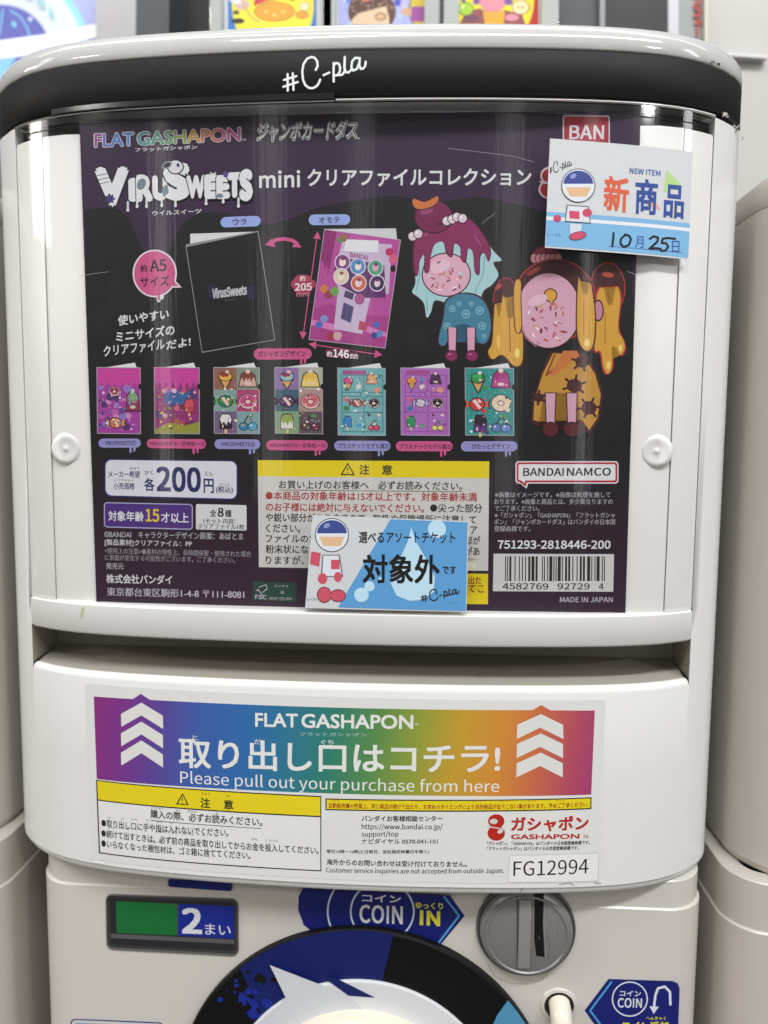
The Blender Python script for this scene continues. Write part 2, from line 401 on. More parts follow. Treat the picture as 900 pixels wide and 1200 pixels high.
# ================================================================== main machine
MR = thing('capsule_vending_machine', 'white vending machine in the centre with black band and rainbow drawer label', 'vending machine', (XC, .41, -.452))
machine(XC, MR)
# black band under the lid and the recess below it
g = G(); sweep(g, PLAN, [(.004, .1644), (.0003, .1644), (0, .1640), (0, .1474), (.0006, .1468), (.004, .1466)], XC, True); g.make('band', BLACK, MR, 50)
g = G(); sweep(g, PLAN, [(.0022, .1469), (.0022, .1440)], XC, True); g.make('band_recess', DARK, MR)
xs = Surf(s_head).xz(392, 108)[0] - XC
cl = clip(PLAN, -.135, xs); g = G(); sweep(g, cl, [(.002, .1478), (.0002, .1476), (-.0006, .1470), (-.0006, .1450), (.0003, .1446), (.002, .1446)], XC)
for e_ in (0, -1):
    x, y, nx, ny = cl[e_]; g.ngon([(XC + x - nx * i, y - ny * i, z) for i, z in [(.002, .1478), (.0002, .1476), (-.0006, .1470), (-.0006, .1450), (.0003, .1446), (.002, .1446)]])
g.make('band_lip', GLOSSBLACK, MR, 30)
# window: dark space, backing with side strips, screw bosses
top_z = .1375
g = G(); xsn = [XC - WX + 2 * WX * i / 24 for i in range(25)]
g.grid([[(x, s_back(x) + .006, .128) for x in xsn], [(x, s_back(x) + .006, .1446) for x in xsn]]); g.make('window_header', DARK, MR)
def strip(x0, x1, dy, z0, z1, name, mat, lip=.0012):
    n = 26; xx = [x0 + (x1 - x0) * i / n for i in range(n + 1)]
    g = G(); g.grid([[(x, s_back(x) + dy + .006, z1) for x in xx], [(x, s_back(x) + dy + lip * .4, z1) for x in xx], [(x, s_back(x) + dy, z1 - lip) for x in xx], [(x, s_back(x) + dy, z0) for x in xx]])
    for k in (0, -1): x = xx[k]; g.quad((x, s_back(x) + dy, z0), (x, s_back(x) + dy + .006, z0), (x, s_back(x) + dy + .006, z1), (x, s_back(x) + dy, z1 - lip))
    return g.make(name, mat, MR, 30)
CS = Surf(s_card); BKS = Surf(s_back)
BKS = Surf(s_back); xl = BKS.xz(58, 420)[0]; xr = BKS.xz(790, 420)[0]
strip(xl, xr, 0, -.082, .1372, 'backing_panel', PANEL)
strip(XC - WX + .0004, xl - .0004, -.0009, -.082, .1366, 'side_strip', PANEL)
strip(xr + .0004, XC + WX - .0004, -.0009, -.082, .1366, 'side_strip', PANEL)
for bx_, by_ in ((78, 526), (769, 529)):
    x, z = BKS.xz(bx_, by_); y = s_back(x) - .0007
    g = G(); g.lathe((x, y, z), [(.0078, .0016), (.0064, -.00005), (.0052, -.0002), (.0040, .00004), (.0026, .00018), (.0014, .00018), (.0010, -.0001), (.0006, -.0003), (.00001, -.00035)], 32); g.make('screw_boss', PANEL, MR, 60)
# clear cover and its pale rim
cm = clip(PLAN, -WX + .0006, WX - .0006)
g = G(); sweep(g, cm, [(.0022, -.0752), (.0008, -.0748), (.0004, -.0740), (.0004, 0.03), (.0004, .1388), (.0000, .1391), (.0004, .1394), (.0004, .1440)], XC); cov = g.make('clear_cover', CLEAR, MR, 14)
if sum(p.normal.y * p.area for p in cov.data.polygons) > 0: cov.data.flip_normals()
g = G(); sweep(g, clip(PLAN, xs + .0006, WX), [(.0024, .1449), (.0006, .1450), (-.0002, .1447), (-.0002, .1443), (.0006, .1440)], XC); g.make('cover_rim', WHITE, MR, 60)
g = G(); sweep(g, clip(PLAN, -WX, xs), [(.0012, .1443), (.0002, .1443), (-.0001, .1440), (.0003, .1438)], XC); g.make('cover_rim', ACR, MR, 60)
# hand-lettered name on the band
BS = Surf(s_head, base=.00006)
P = Part(BS); cpla(P, lambda x, y: (320 + x / 6.923, 50 + y / 6.923), 2.6, 'E6E8EA'); P.build('lettering', MR)
# chips knocked out of the edges
def chip(px, py, s, mat, name, n=7):
    P = Part(Surf(s_head, base=.0001)); a0 = random.random()
    P.poly([(px + s * random.uniform(.35, 1) * math.cos(2 * math.pi * i / n + a0), py + s * .8 * random.uniform(.35, 1) * math.sin(2 * math.pi * i / n + a0)) for i in range(n)], mat); P.build(name, MR)
for a in ((836, 73, 5, '77726A'), (842, 75, 3, '3A3835'), (830, 71, 2.5, 'B9B4A8'), (786, 232, 1.2, '8C8577')): chip(*a, 'chipped_edge')
P = Part(Surf(s_head, base=.0002))
for k in range(16):
    t = k / 15; x, y = 848 + 22 * t, 134 + 24 * t * t + 6 * t
    P.poly([(x + random.uniform(-4, 4), y + random.uniform(-3.5, 3.5)) for _ in range(4)], random.choice(['151413', '2A2826', 'C9C4B4', '8D887C']))
P.build('frayed_tape', MR, kind='stuff')

P = Part(Surf(s_head, base=.00012))
for l in ([(92, 324), (108, 321), (127, 318.5)], [(525, 174), (560, 178), (600, 183), (626, 190)], [(565, 262), (572, 256), (580, 250)], [(735, 318), (745, 322)]): P.line(l, .35, 'A8A4A8', False)
P.build('scratch', MR, kind='stuff')
# ------------------------------------------------------------------ drawer label
LS = Surf(s_head, base=.00012)
LB = Part(LS); LB.rr([(100, 800.5), (709.5, 820), (701, 1033.5), (107, 1006.5)], 4, 'DEDEDB'); label = LB.build('drawer_label', MR, label='silver rainbow instruction label on the drawer front')
for o_ in ():
    pass
RAIN = [(0, '87307A'), (.07, '77348A'), (.14, '5A4596'), (.22, '3E5EA6'), (.32, '2F6BA8'), (.40, '2F7690'), (.48, '2F7E6C'), (.56, '568B4C'), (.64, '8F9B3C'), (.72, 'C29A31'), (.80, 'D08A38'), (.87, 'C96A48'), (.94, 'B04A62'), (1.0, 'A23A74')]
def ramp_mat(name, stops, p0, p1, rough=.4, noise=0.0, coat=0.0, slant=0.0, base_loc=(0, 0, 0)):
    """a printed gradient running from point p0 to p1 of the sheet (object space x, z)"""
    m = bpy.data.materials.new(name); m.use_nodes = True; n = m.node_tree; b = n.nodes['Principled BSDF']
    t = n.nodes.new('ShaderNodeTexCoord'); sb = n.nodes.new('ShaderNodeVectorMath'); sb.operation = 'SUBTRACT'; sb.inputs[1].default_value = (p0[0] - base_loc[0], 0 - 0, p0[1] - base_loc[2])
    d = Vector((p1[0] - p0[0], 0, p1[1] - p0[1])); L2 = d.length_squared
    dt = n.nodes.new('ShaderNodeVectorMath'); dt.operation = 'DOT_PRODUCT'; dt.inputs[1].default_value = (d.x / L2, 0, d.z / L2)
    r = n.nodes.new('ShaderNodeValToRGB')
    el = r.color_ramp.elements
    while len(el) > 1: el.remove(el[-1])
    el[0].position = stops[0][0]; el[0].color = (*rgb(stops[0][1]), 1)
    for p, c in stops[1:]: q = el.new(p); q.color = (*rgb(c), 1)
    n.links.new(t.outputs['Object'], sb.inputs[0]); n.links.new(sb.outputs[0], dt.inputs[0])
    src = dt.outputs['Value']
    if noise:
        no = n.nodes.new('ShaderNodeTexNoise'); no.inputs['Scale'].default_value = 22; no.inputs['Detail'].default_value = 3
        n.links.new(t.outputs['Object'], no.inputs['Vector'])
        q = n.nodes.new('ShaderNodeMath'); q.operation = 'MULTIPLY_ADD'; q.inputs[1].default_value = noise; n.links.new(no.outputs[0], q.inputs[0]); n.links.new(src, q.inputs[2])
        w_ = n.nodes.new('ShaderNodeMath'); w_.operation = 'SUBTRACT'; w_.inputs[1].default_value = noise * .5; n.links.new(q.outputs[0], w_.inputs[0]); src = w_.outputs[0]
    n.links.new(src, r.inputs[0])
    gn = n.nodes.new('ShaderNodeTexNoise'); gn.inputs['Scale'].default_value = 700; n.links.new(t.outputs['Object'], gn.inputs['Vector'])
    gm = n.nodes.new('ShaderNodeMapRange'); gm.inputs[3].default_value = .92; gm.inputs[4].default_value = 1.06; n.links.new(gn.outputs[0], gm.inputs[0])
    sc_ = n.nodes.new('ShaderNodeVectorMath'); sc_.operation = 'SCALE'; n.links.new(r.outputs[0], sc_.inputs[0]); n.links.new(gm.outputs[0], sc_.inputs['Scale'])
    n.links.new(sc_.outputs[0], b.inputs['Base Color']); b.inputs['Roughness'].default_value = rough; b.inputs['Specular IOR Level'].default_value = .4
    return m
a = LS.xz(110, 836); b_ = LS.xz(700, 935)
BAN = ramp_mat('rainbow_print', RAIN, a, b_, .35, base_loc=MR.location)
P = Part(LS); P.poly([(110, 816), (155, 818), (165, 812.5), (176, 819), (400, 828), (623, 832.5), (634, 826.5), (646, 833), (697, 832.5), (692.8, 930.8), (400, 929), (113.5, 912.7)][:0] or [(110, 816), (156, 819), (165, 813), (176, 820), (624, 832), (634, 826), (645, 832.3), (697, 832.5), (692.8, 931), (113.5, 912.7)], BAN); P.build('rainbow_banner', label)
for k, dy in enumerate((0, 22.2, 44.2)):
    P = Part(LS); P.poly([(141.9, 836.5 + dy + k * .6), (165.8, 823.2 + dy), (191, 838.6 + dy + k * .6), (191.3, 854 + dy + k * .6), (165.9, 838.2 + dy), (142.3, 851.5 + dy + k * .6)], 'DCDCD8').build('arrow_mark', label)
for k, dy in enumerate((0, 22.5, 45)):
    P = Part(LS); P.poly([(606.1 - k * .3, 849.2 + dy), (633.7, 836.7 + dy), (659.8 - k * .2, 849.2 + dy), (660.2 - k * .4, 865.8 + dy), (633, 852.5 + dy), (605.7 - k * .4, 865.8 + dy)], 'DCDCD8').build('arrow_mark', label)
WT = 'E2E2DE'; BK = '26231F'
P = Part(LS)
P.text('FLAT', 299, 851.5, 349.5, 852.6, 16.5, WT, .035, font=0).text('GASHAPON', 353, 853, 484.5, 854.5, 17, WT, .035, font=0)
P.text('TM', 486, 850, 490, 850, 2.5, WT)
P.text('フラットガシャポン', 351, 862.3, 430, 863.2, 4.6, 'AFC0C0', 0)
P.text('取り出し口はコチラ!', 209.5, 899.5, 586, 906, 36, WT, .03)
P.text('と', 225.5, 867, 232, 867, 5.5, WT).text('だ', 298, 872, 306, 872.3, 6, WT).text('ぐち', 376, 872.4, 391, 872.4, 5.5, WT)
P.text('Please pull out your purchase from here', 211.5, 921.5, 584.8, 932.2, 19, WT, .004)
P.build('banner_lettering', label)
# caution panel
P = Part(LS)
P.poly([(112.6, 913.6), (376.6, 932.6), (376.6, 1021), (116, 999.6)], BK).poly([(115, 938), (375.4, 957.6), (375.4, 1019.6), (117.5, 998.4)], 'E2E2DF')
P.poly([(114, 915), (375.4, 934), (375.4, 956), (115, 936.6)], 'E3CE1E')
P.poly([(206.3, 942.5), (214, 929), (221.4, 943.4)], BK).poly([(208.6, 941.4), (214, 931.6), (219.2, 942.2)], 'E3CE1E').line([(213.9, 934), (213.8, 938.3)], 1.1, BK, False).ell(213.8, 940.3, .7, .7, BK, 8)
P.text('注', 235, 946.4, 246.6, 947.2, 12, BK, .025).text('意', 262.2, 948, 273.6, 948.8, 11.5, BK, .025)
P.text('ちゅう', 236, 931.5, 246, 932, 3.2, BK).text('い', 265.5, 934, 269.5, 934, 3, BK)
P.text('購入の際、必ずお読みください。', 176.5, 958.6, 307.5, 968.4, 10.3, BK, .015).line([(176.5, 961.3), (306, 970.8)], .8, BK, False)
P.text('●取り出し口に手や指は入れないでください。', 119, 968.6, 268, 980.6, 9.3, BK, .015)
P.text('●続けて出すときは、必ず前の商品を取り出してからお金を投入してください。', 119, 980.6, 373.5, 1001, 9.3, BK, .015)
P.text('●いらなくなった梱包材は、ゴミ箱に捨ててください。', 119, 992.4, 293.5, 1007, 9.3, BK, .015)
for t_, x_, y_ in (('こうにゅう', 177, 948), ('さい', 206, 951), ('かなら', 220, 952), ('よ', 252, 954.5), ('と', 127, 959.5), ('だ', 142, 960.8), ('ぐち', 154, 961.5), ('て', 171, 963), ('ゆび', 184, 964), ('い', 199, 965.5), ('つづ', 127, 971), ('だ', 148, 972.5), ('かなら', 182, 975.5), ('まえ', 201, 977), ('しょうひん', 213, 978), ('と', 237, 980), ('だ', 252, 981), ('かね', 295, 984.5), ('とうにゅう', 311, 986), ('こんぽうざい', 174, 987.3), ('ばこ', 226, 991.5), ('す', 246, 993)):
    wd = 3.6 * len(t_) if len(t_) < 4 else 2.9 * len(t_); P.text(t_, x_, y_, x_ + wd, y_ + wd * .07, 3, BK, 0, res=1)
P.build('caution_panel', label)
# right-hand information
P = Part(LS)
P.poly([(381.4, 935.4), (693.2, 934), (693, 948), (381.4, 949.2)], BK).poly([(382.8, 936.8), (691.8, 935.4), (691.6, 946.6), (382.8, 947.8)], 'E3CE1E')
P.text('自動販売機の性質上、同じ商品が続けて出たり、お求めのタイミングにより目的商品が出てこない事があります。予めご了承ください。', 385.5, 946.8, 689.5, 945.6, 6.2, '9A2218', .03, res=1)
for i in range(9): P.text('じどう', 388 + i * 33, 939.3, 397 + i * 33, 939.2, 2.2, '9A2218', 0, res=1)
P.text('バンダイお客様相談センター', 423.7, 962.6, 518.6, 962.6, 7.2, BK, .015).text('https://www.bandai.co.jp/', 423.7, 973.2, 518.6, 973.6, 8.4, BK, .005)
P.text('support/top', 423.7, 982, 467, 981.6, 8, BK, .005).text('ナビダイヤル 0570-041-101', 423.7, 988.8, 513, 988.8, 6.4, BK, .008)
P.text('受付10時〜16時(土日祝日、当社指定休業日を除く)', 382.8, 1000.4, 503, 1000.6, 5.2, BK, .02, res=1)
P.text('海外からのお問い合わせは受け付けておりません。', 382.8, 1013.4, 547, 1016, 7.2, BK, .015)
P.text('Customer service inquiries are not accepted from outside Japan.', 382, 1023.6, 590.5, 1024.2, 7.6, BK, .002)
P.text('「ガシャポン」「GASHAPON」はバンダイの日本国登録商標です。', 570.5, 990.4, 691, 989.4, 4.8, BK, .02, res=1).text('「フラットガシャポン」はバンダイの日本国登録商標です。', 570.5, 996.6, 678, 995.6, 4.8, BK, .02, res=1)
P.build('information_panel', label)
P = Part(LS); RD = 'B4261C'
P.ell(581.5, 962, 9.6, 8.2, RD).ell(581.5, 976, 10.2, 9, RD).ell(578.6, 962.4, 4.6, 3.2, 'D0D0CC').ell(586.2, 974, 3.6, 2.4, 'D0D0CC', rot=-.4).poly([(571, 967.6), (592, 971), (592, 972.2), (571, 969)], 'D0D0CC')
P.text('ガシャポン', 598.6, 974.5, 689.6, 973, 18, RD, .05).text('GASHAPON', 598.6, 983.3, 679, 982.6, 6, RD, .04, font=0).text('TM', 683.5, 982, 689, 982, 3.6, RD)
P.build('red_logo', label)
P = Part(LS); P.poly([(597, 1001.8), (701.8, 998.8), (700.4, 1032.4), (595, 1034)], 'B9B9B5').poly([(597.5, 1002.4), (701.4, 999.4), (700, 1031.8), (595.6, 1033.2)], 'E9E8E4')
P.text('FG12994', 601.4, 1026.6, 689.2, 1023.4, 17.6, '17161A', .004); P.build('serial_tag', label, label='white serial tag reading FG12994')
# scuffs on the drawer
P = Part(Surf(s_head, base=.0003))
P.line([(697, 1034), (704, 1035)], 1, '9C968C').build('scuff_mark', MR); P = Part(Surf(s_head, base=.0003)); P.line([(613, 1040), (609, 1046)], .9, '7A756C').build('scuff_mark', MR); P = Part(Surf(s_head, base=.0003)); P.line([(655, 1036), (668, 1034), (672, 1037)], .8, 'A7A298').build('scuff_mark', MR); P = Part(Surf(s_head, base=.0003)); P.line([(97, 712), (95, 722)], 2.2, 'C6C79A').build('scuff_mark', MR)
P = Part(Surf(s_head, base=.0003)); P.line([(112, 1010), (122, 1011.5)], 1.4, 'F4F4F2'); P.build('scuff_mark', MR)

# ------------------------------------------------------------------ lower body details
GS = Surf(s_body, True, base=.0001)
def flat_thing(pts, mat, name, parent=MR): P = Part(GS); P.poly(pts, mat); return P.build(name, parent)
P = Part(GS); P.rr([(197, 1030), (272, 1033), (272, 1044.5), (197, 1039)], 3, '101C6C'); P.build('blue_strip', MR)
# counter window
P = Part(GS); P.rr([(125.5, 1049), (277.5, 1055), (278, 1118), (127, 1110)], 6, '3B3A37').rr([(128.5, 1052), (275, 1058), (275.5, 1114.5), (130, 1107)], 4, '25262A'); cw = P.build('counter_window', MR)
P = Part(GS); P.poly([(136, 1056), (208, 1059), (208, 1096), (137, 1093)], '126A30')
P.poly([(208, 1059), (274, 1062), (274.5, 1100), (208, 1096)], '16278A'); P.text('2', 213, 1094, 237.5, 1095, 31, 'D5D8DC', .05).text('まい', 240.5, 1095, 270.5, 1096.5, 13, 'D5D8DC', .01)
P.poly([(130, 1094), (274.5, 1101), (274.5, 1106), (130, 1099)], '56565A').poly([(207.2, 1059), (209, 1059), (209, 1096), (207.2, 1096)], '3A4A50'); P.build('indicator', cw)
def rim(q, r, d, w, name, mat):
    """raised moulding with round corners"""
    T = Part(GS); T.rr(q, r, mat); c = []
    W_ = math.dist(q[0], q[1]); H_ = math.dist(q[0], q[3])
    for cx, cy, a0 in ((W_ - r, H_ - r, 0), (r, H_ - r, 90), (r, r, 180), (W_ - r, r, 270)):
        for i in range(6):
            a = math.radians(a0 + 18 * i); X = (cx + r * math.cos(a)) / W_; Y = (cy + r * math.sin(a)) / H_
            p = GS.xz(*[(1 - Y) * ((1 - X) * q[0][d_] + X * q[1][d_]) + Y * ((1 - X) * q[3][d_] + X * q[2][d_]) for d_ in (0, 1)]); c.append((p, (math.cos(a), -math.sin(a))))
    def ring(s, y): return [(p[0] + s * n[0], y, p[1] + s * n[1]) for p, n in c]
    g = G(); g.grid([ring(w, .3499), ring(w * .6, .3499 - d), ring(.0002, .3499 - d), ring(0, .3499)], True); return g.make(name, mat, MR, 20)
rim([(126, 1049), (277.5, 1055), (278, 1118), (127, 1110)], 6, .0007, .0009, 'window_moulding', GREYR)
# coin instruction label
P = Part(GS); P.poly([(356, 1040), (527, 1049), (544.5, 1073), (512, 1112), (470, 1112), (372, 1096), (356, 1084), (349.5, 1066), (350, 1050)], '101C6C'); cl_ = P.build('coin_label', MR)
P = Part(GS)
for cx_, r_ in ((448, 37), (434, 50)): 
    P.line([(cx_ + r_ * math.cos(a_), 1068 + r_ * .95 * math.sin(a_)) for a_ in [math.pi * (.55 + .9 * i / 22) for i in range(23)]], 2, 'C9D2E2')
P.line([(448 + 37 * math.cos(a_), 1068 + 35 * math.sin(a_)) for a_ in [math.pi * (-.4 + .95 * i / 18) for i in range(19)]], 2, 'C9D2E2')
P.line([(520, 1050), (538, 1073), (513, 1106)], 2.4, '4C9BD0', False)
P.text('コイン', 424, 1056.5, 470, 1058, 9, 'D8DCE4', .02).text('COIN', 421, 1081.5, 472, 1083.5, 22, 'D8DCE4', .03)
P.text('ゆっくり', 487, 1064.6, 519, 1066, 8, 'E0DB2E', .02).text('IN', 491.5, 1084, 516, 1085.5, 18, 'E0DB2E', .05); P.build('coin_lettering', cl_)
# dial
dc = GS.xz(425, 1291); RD_ = GS.xz(425, 1083.5)[1] - dc[1]; DY = -.004
g = G(); g.lathe((dc[0], .35, dc[1]), [(RD_, 0), (RD_, DY * .8), (RD_ - .0012, DY), (0.0001, DY)], 96); dial = g.make('dial', plastic('dial_black', (.004, .004, .0045), .5, .02, spec=.2), MR, 30)
class DS_(Surf): pass
DSf = Surf(lambda x: .346, True, base=.00005)
dcf = DSf.xz(425, 1288)
k_ = 1 / (DSf.xz(500, 1200)[0] - DSf.xz(499, 1200)[0])
def dpt(r, a): return (dc[0] + RD_ * r * math.cos(math.radians(a)), dc[1] + RD_ * r * math.sin(math.radians(a)))
P = Part(DSf)
seg = [dpt(.995, 81 + 1.6 * i) for i in range(32)] + [dpt(.70, 138 - 1.8 * i) for i in range(32)]
P.add(seg, [tuple(range(len(seg)))], '0A1A5E')
for i in range(34):
    a_ = random.gauss(133, 5.5); r_ = random.uniform(.72, .96); q = random.uniform(.008, .035)
    P.add([(dpt(r_, a_)[0] + RD_ * q * random.uniform(.5, 1) * math.cos(t), dpt(r_, a_)[1] + RD_ * q * random.uniform(.5, 1) * math.sin(t)) for t in [i_ * math.pi / 4 for i_ in range(8)]], [tuple(range(8))], ('040405' if a_ < 131 else '12288C') if random.random() < .8 else '0A1A5E')
P.build('blue_sector', dial); P = Part(DSf)
seg = [dpt(.995, 8 + 2.2 * i) for i in range(16)] + [dpt(.80 + .195 * math.cos(math.radians(t)) - .0 , 26 + 17 * math.sin(math.radians(t))) for t in range(70, -71, -10)][:0] + [dpt(.995 - .27 * math.sin(math.pi * k / 18) ** .6, 41 - 33 * k / 18) for k in range(1, 18)]
P.add(seg, [tuple(range(len(seg)))], '4E8FB4')
for i in range(14): P.add([(dpt(.86, 24)[0] + (i - 7) * .0016 + random.uniform(-.0006, .0006), dpt(.86, 24)[1] + i * .0003 + random.uniform(-.0005, .0005) + q[1]) for q in ((0, 0), (1, .0004), (2, .0008))][:0] or [(dpt(.86, 24)[0] + (i - 7) * .0014 + dx, dpt(.86, 24)[1] + i * .0004 + dz) for dx, dz in ((0, 0), (.0009, .0001), (.0007, .0008))], [(0, 1, 2)], '0B1220')
P.build('dial_print', dial)
g = G(); R2 = RD_ * .73; g.lathe((dc[0], .346, dc[1]), [(R2, -.0001), (R2, -.0012), (R2 - .0006, -.0016), (0.0001, -.0016)], 96); wd = g.make('dial_ring', plastic('dial_white', (.72, .73, .75), .3, .02), dial, 30, merge=True)
P = Part(DSf); P.s = Surf(lambda x: .346, True, base=.0018)
P.poly([(317, 1128), (409, 1163.5), (425, 1180), (330, 1230), (304, 1197), (322, 1181), (335.6, 1166)], 'CDD0D4'); P.poly([(381, 1143.5), (392, 1142), (440, 1166), (409, 1163.8)], '0A1A5E'); P.build('arrow', dial)
g = G(); RK = RD_ * .575
g.lathe((dc[0], .346, dc[1]), [(RK, -.0016), (RK, -.006), (RK - .001, -.009), (RK - .004, -.0115), (RK - .009, -.0128), (RK - .012, -.0124), (RK - .016, -.0112), (.01, -.0105), (.0001, -.0105)], 96); g.make('knob', KNOBC, MR, 60)
# coin slot
cc = GS.xz(616, 1087.5); rc = GS.xz(673, 1088)[0] - cc[0]
g = G(); g.lathe((cc[0], .35, cc[1]), [(rc * 1.03, 0), (rc * 1.02, -.0012), (rc * .98, -.0014), (rc * .965, -.0002)], 64); cs = g.make('coin_slot', GREYR, MR, 30)
g = G(); g.lathe((cc[0], .3495, cc[1]), [(rc * .965, 0), (rc * .95, -.0024), (rc * .90, -.0040), (rc * .80, -.0050), (.0001, -.0050)], 64); g.make('slot_plate', GREYM, cs, 45)
def bx(q0, q1, y0, y1, name, mat, parent, bev=.0003):
    a, b = GS.xz(*q0), GS.xz(*q1); g = G(); g.box(a[0], b[0], y0, y1, b[1], a[1], bev); return g.make(name, mat, parent, 20)
bx((607, 1045), (618.5, 1124), .3431, .346, 'slot_guide', plastic('grey_guide', (.33, .325, .32), .3, .05, metal=.3), cs)
P = Part(Surf(lambda x: .3445, True, base=.0002)); P.poly([(626.5, 1045), (637.5, 1045), (636, 1080), (638, 1121), (628.5, 1120), (626, 1100)], '060606').poly([(605.5, 1050), (606.8, 1050), (607, 1124), (605.8, 1124)], '4A4846'); P.build('slot_opening', cs)
g = G(); g.lathe((cc[0], .3445, cc[1]), [(rc * .86, .0003), (rc * .85, -.0004), (rc * .82, -.0006), (rc * .80, .0)], 64); g.make('slot_bead', GREYM, cs, 30)
P = Part(Surf(lambda x: .3445, True, base=.0003)); P.line([(625.2, 1050), (624.8, 1100), (627.4, 1122)], .8, '8C8A86', False).line([(638.6, 1050), (637.2, 1080), (639.4, 1122)], .7, '9A9894', False)  # painted highlights along the slit's edges; the scratches follow
for _ in range(16):
    x_, y_ = random.uniform(626, 660), random.uniform(1056, 1120); P.line([(x_, y_), (x_ + random.uniform(-2, 5), y_ + random.uniform(-9, 9))], .3, random.choice(['A8A6A2', '5A5856']), False)
P.build('scratch_and_highlight', cs, kind='stuff')
P = Part(GS); P.line([(572, 1131), (580, 1144), (598, 1152), (620, 1153), (634, 1149), (641, 1141), (647, 1136)], 1.3, 'B8AD9F'); P.build('slot_moulding', MR)
# coin return lever
lc = GS.xz(655, 1178)
g = G(); rl = .0072; g.lathe((lc[0], .35, lc[1]), [(rl * 1.28, 0), (rl * 1.2, -.0008), (rl * 1.02, -.001), (rl * .98, .0)], 40); g.make('lever_ring', BODYW, MR, 40)
P = Part(GS); c_ = [(lc[0] + rl * math.cos(t / 24 * 6.2832), lc[1] + rl * math.sin(t / 24 * 6.2832)) for t in range(24)]; P.add(c_, [tuple(range(24))], '2B2622'); P.build('lever_hole', MR)
g = G(); rows = []
path = [(lc[0], .3495, lc[1] + .0015), (lc[0], .345, lc[1] + .0005), (lc[0] + .0002, .342, lc[1] - .004), (lc[0] + .0004, .3405, lc[1] - .010), (lc[0] + .0008, .340, lc[1] - .026)]
for i, p in enumerate(path):
    d = Vector(path[min(i + 1, 4)]) - Vector(path[max(i - 1, 0)]); d.normalize(); s1 = d.cross(Vector((1, 0, 0))).normalized(); s2 = d.cross(s1)
    rows.append([Vector(p) + .0052 * (s1 * math.sin(t / 20 * 6.2832) + s2 * math.cos(t / 20 * 6.2832)) for t in range(20)])
g.grid(rows, True); g.make('lever', KNOBC, MR, 60)
# coin return label
P = Part(GS); P.poly([(685, 1184), (713, 1147), (788, 1149.5), (794, 1152), (796.5, 1158), (794, 1222), (712, 1222)], '101C6C'); rl_ = P.build('return_label', MR)
P = Part(GS); P.line([(717, 1150), (691.5, 1184), (712, 1212)], 2.2, '4C9BD0', False)
P.line([(738 + 20.5 * math.cos(i / 24 * 6.2832), 1170.5 + 20 * math.sin(i / 24 * 6.2832)) for i in range(25)], 1.5, 'D8DCE4')
P.text('コイン', 726, 1167, 751, 1167.5, 6.5, 'D8DCE4', .02).text('COIN', 723.5, 1180.5, 752, 1181, 11.5, 'D8DCE4', .03)
P.line([(785.5, 1177), (785, 1162), (779, 1156), (771, 1158), (768, 1166), (766, 1182)], 2.8, 'D8DCE4').poly([(761, 1179), (772, 1179.5), (766, 1188)], 'D8DCE4')
P.text('コイン返却', 729, 1209, 783, 1210, 13, 'E0DB2E', .04).text('へんきゃく', 757, 1194.8, 780, 1195.2, 4, 'E0DB2E', .01); P.build('return_lettering', rl_)
P = Part(GS); P.rr([(82.5, 1193.5), (192, 1198), (192, 1240), (84, 1236)], 6, '24347C').rr([(84, 1195), (190.5, 1199.5), (190, 1238), (86, 1234)], 5, 'D2CFC8').rr([(86.5, 1198), (188, 1202), (188, 1236), (88, 1232)], 4, '7CA0C4'); P.build('outlined_label', MR)

# ================================================================== insert behind the window
CARD = thing('insert_card', 'dark purple printed insert behind the clear window of the centre machine', 'advertising card', (XC, .34, -.0756))
tl, tr_, br, bl = CS.xz(95, 160), CS.xz(745, 200), CS.xz(733, 717), CS.xz(113, 706)
CARDM = ramp_mat('card_print', [(0, '2E1830'), (.18, '281526'), (.27, '150F16'), (.36, '0A090B'), (.62, '0C0A0D'), (.66, '2C1434'), (.85, '2F1639'), (1, '2C1333')], (XC, -.0756), (XC, .142), .45, noise=.05, base_loc=CARD.location)
C1 = Part(CS)
zt, zb = .1425, -.0762
C1.add([(tl[0] - .0006, zt), (tr_[0] + .0012, zt), (br[0], zb), (bl[0], zb)], [(0, 1, 2, 3)], CARDM); board = C1.build('board', CARD)
K0 = '0B0A0C'
P = Part(CS)
# the dark slick the purple runs down into
edge = [(118, 243), (140, 246), (154, 262), (166, 290), (182, 303), (200, 288), (214, 262), (236, 250), (262, 250), (290, 258), (318, 262), (345, 254), (372, 244), (400, 238), (430, 233), (455, 230), (478, 232), (500, 238), (520, 236), (560, 231), (600, 238), (640, 247), (665, 243), (700, 248), (728, 252)]
sm = [(98.6, 246)]
for i in range(len(edge) - 1):
    p_ = [edge[max(i - 1, 0)], edge[i], edge[i + 1], edge[min(i + 2, len(edge) - 1)]]
    for j in range(5): t = j / 5; sm.append(tuple(.5 * (2 * p_[1][q] + (p_[2][q] - p_[0][q]) * t + (2 * p_[0][q] - 5 * p_[1][q] + 4 * p_[2][q] - p_[3][q]) * t * t + (3 * p_[1][q] - p_[0][q] - 3 * p_[2][q] + p_[3][q]) * t ** 3) for q in (0, 1)))
P.poly(sm + [(728, 252), (742.6, 253), (738.6, 520), (106.5, 520)], '0C0A0D')
for q in (((150, 350), 26, 16), ((120, 372), 12, 12), ((136, 330), 9, 22), ((335, 300), 20, 14), ((318, 330), 16, 10), ((490, 395), 14, 10), ((720, 470), 18, 34), ((700, 505), 22, 16), ((560, 300), 12, 9), ((340, 470), 12, 26), ((450, 405), 12, 10), ((335, 410), 10, 20)):
    P.ell(q[0][0], q[0][1], q[1], q[2], '121014')
P.build('dark_slick_print', CARD)
def heads(stops):
    def f(u):
        for p, c in stops:
            if u <= p: return c
        return stops[-1][1]
    return f
CW = 'DADADC'
P = Part(CS)
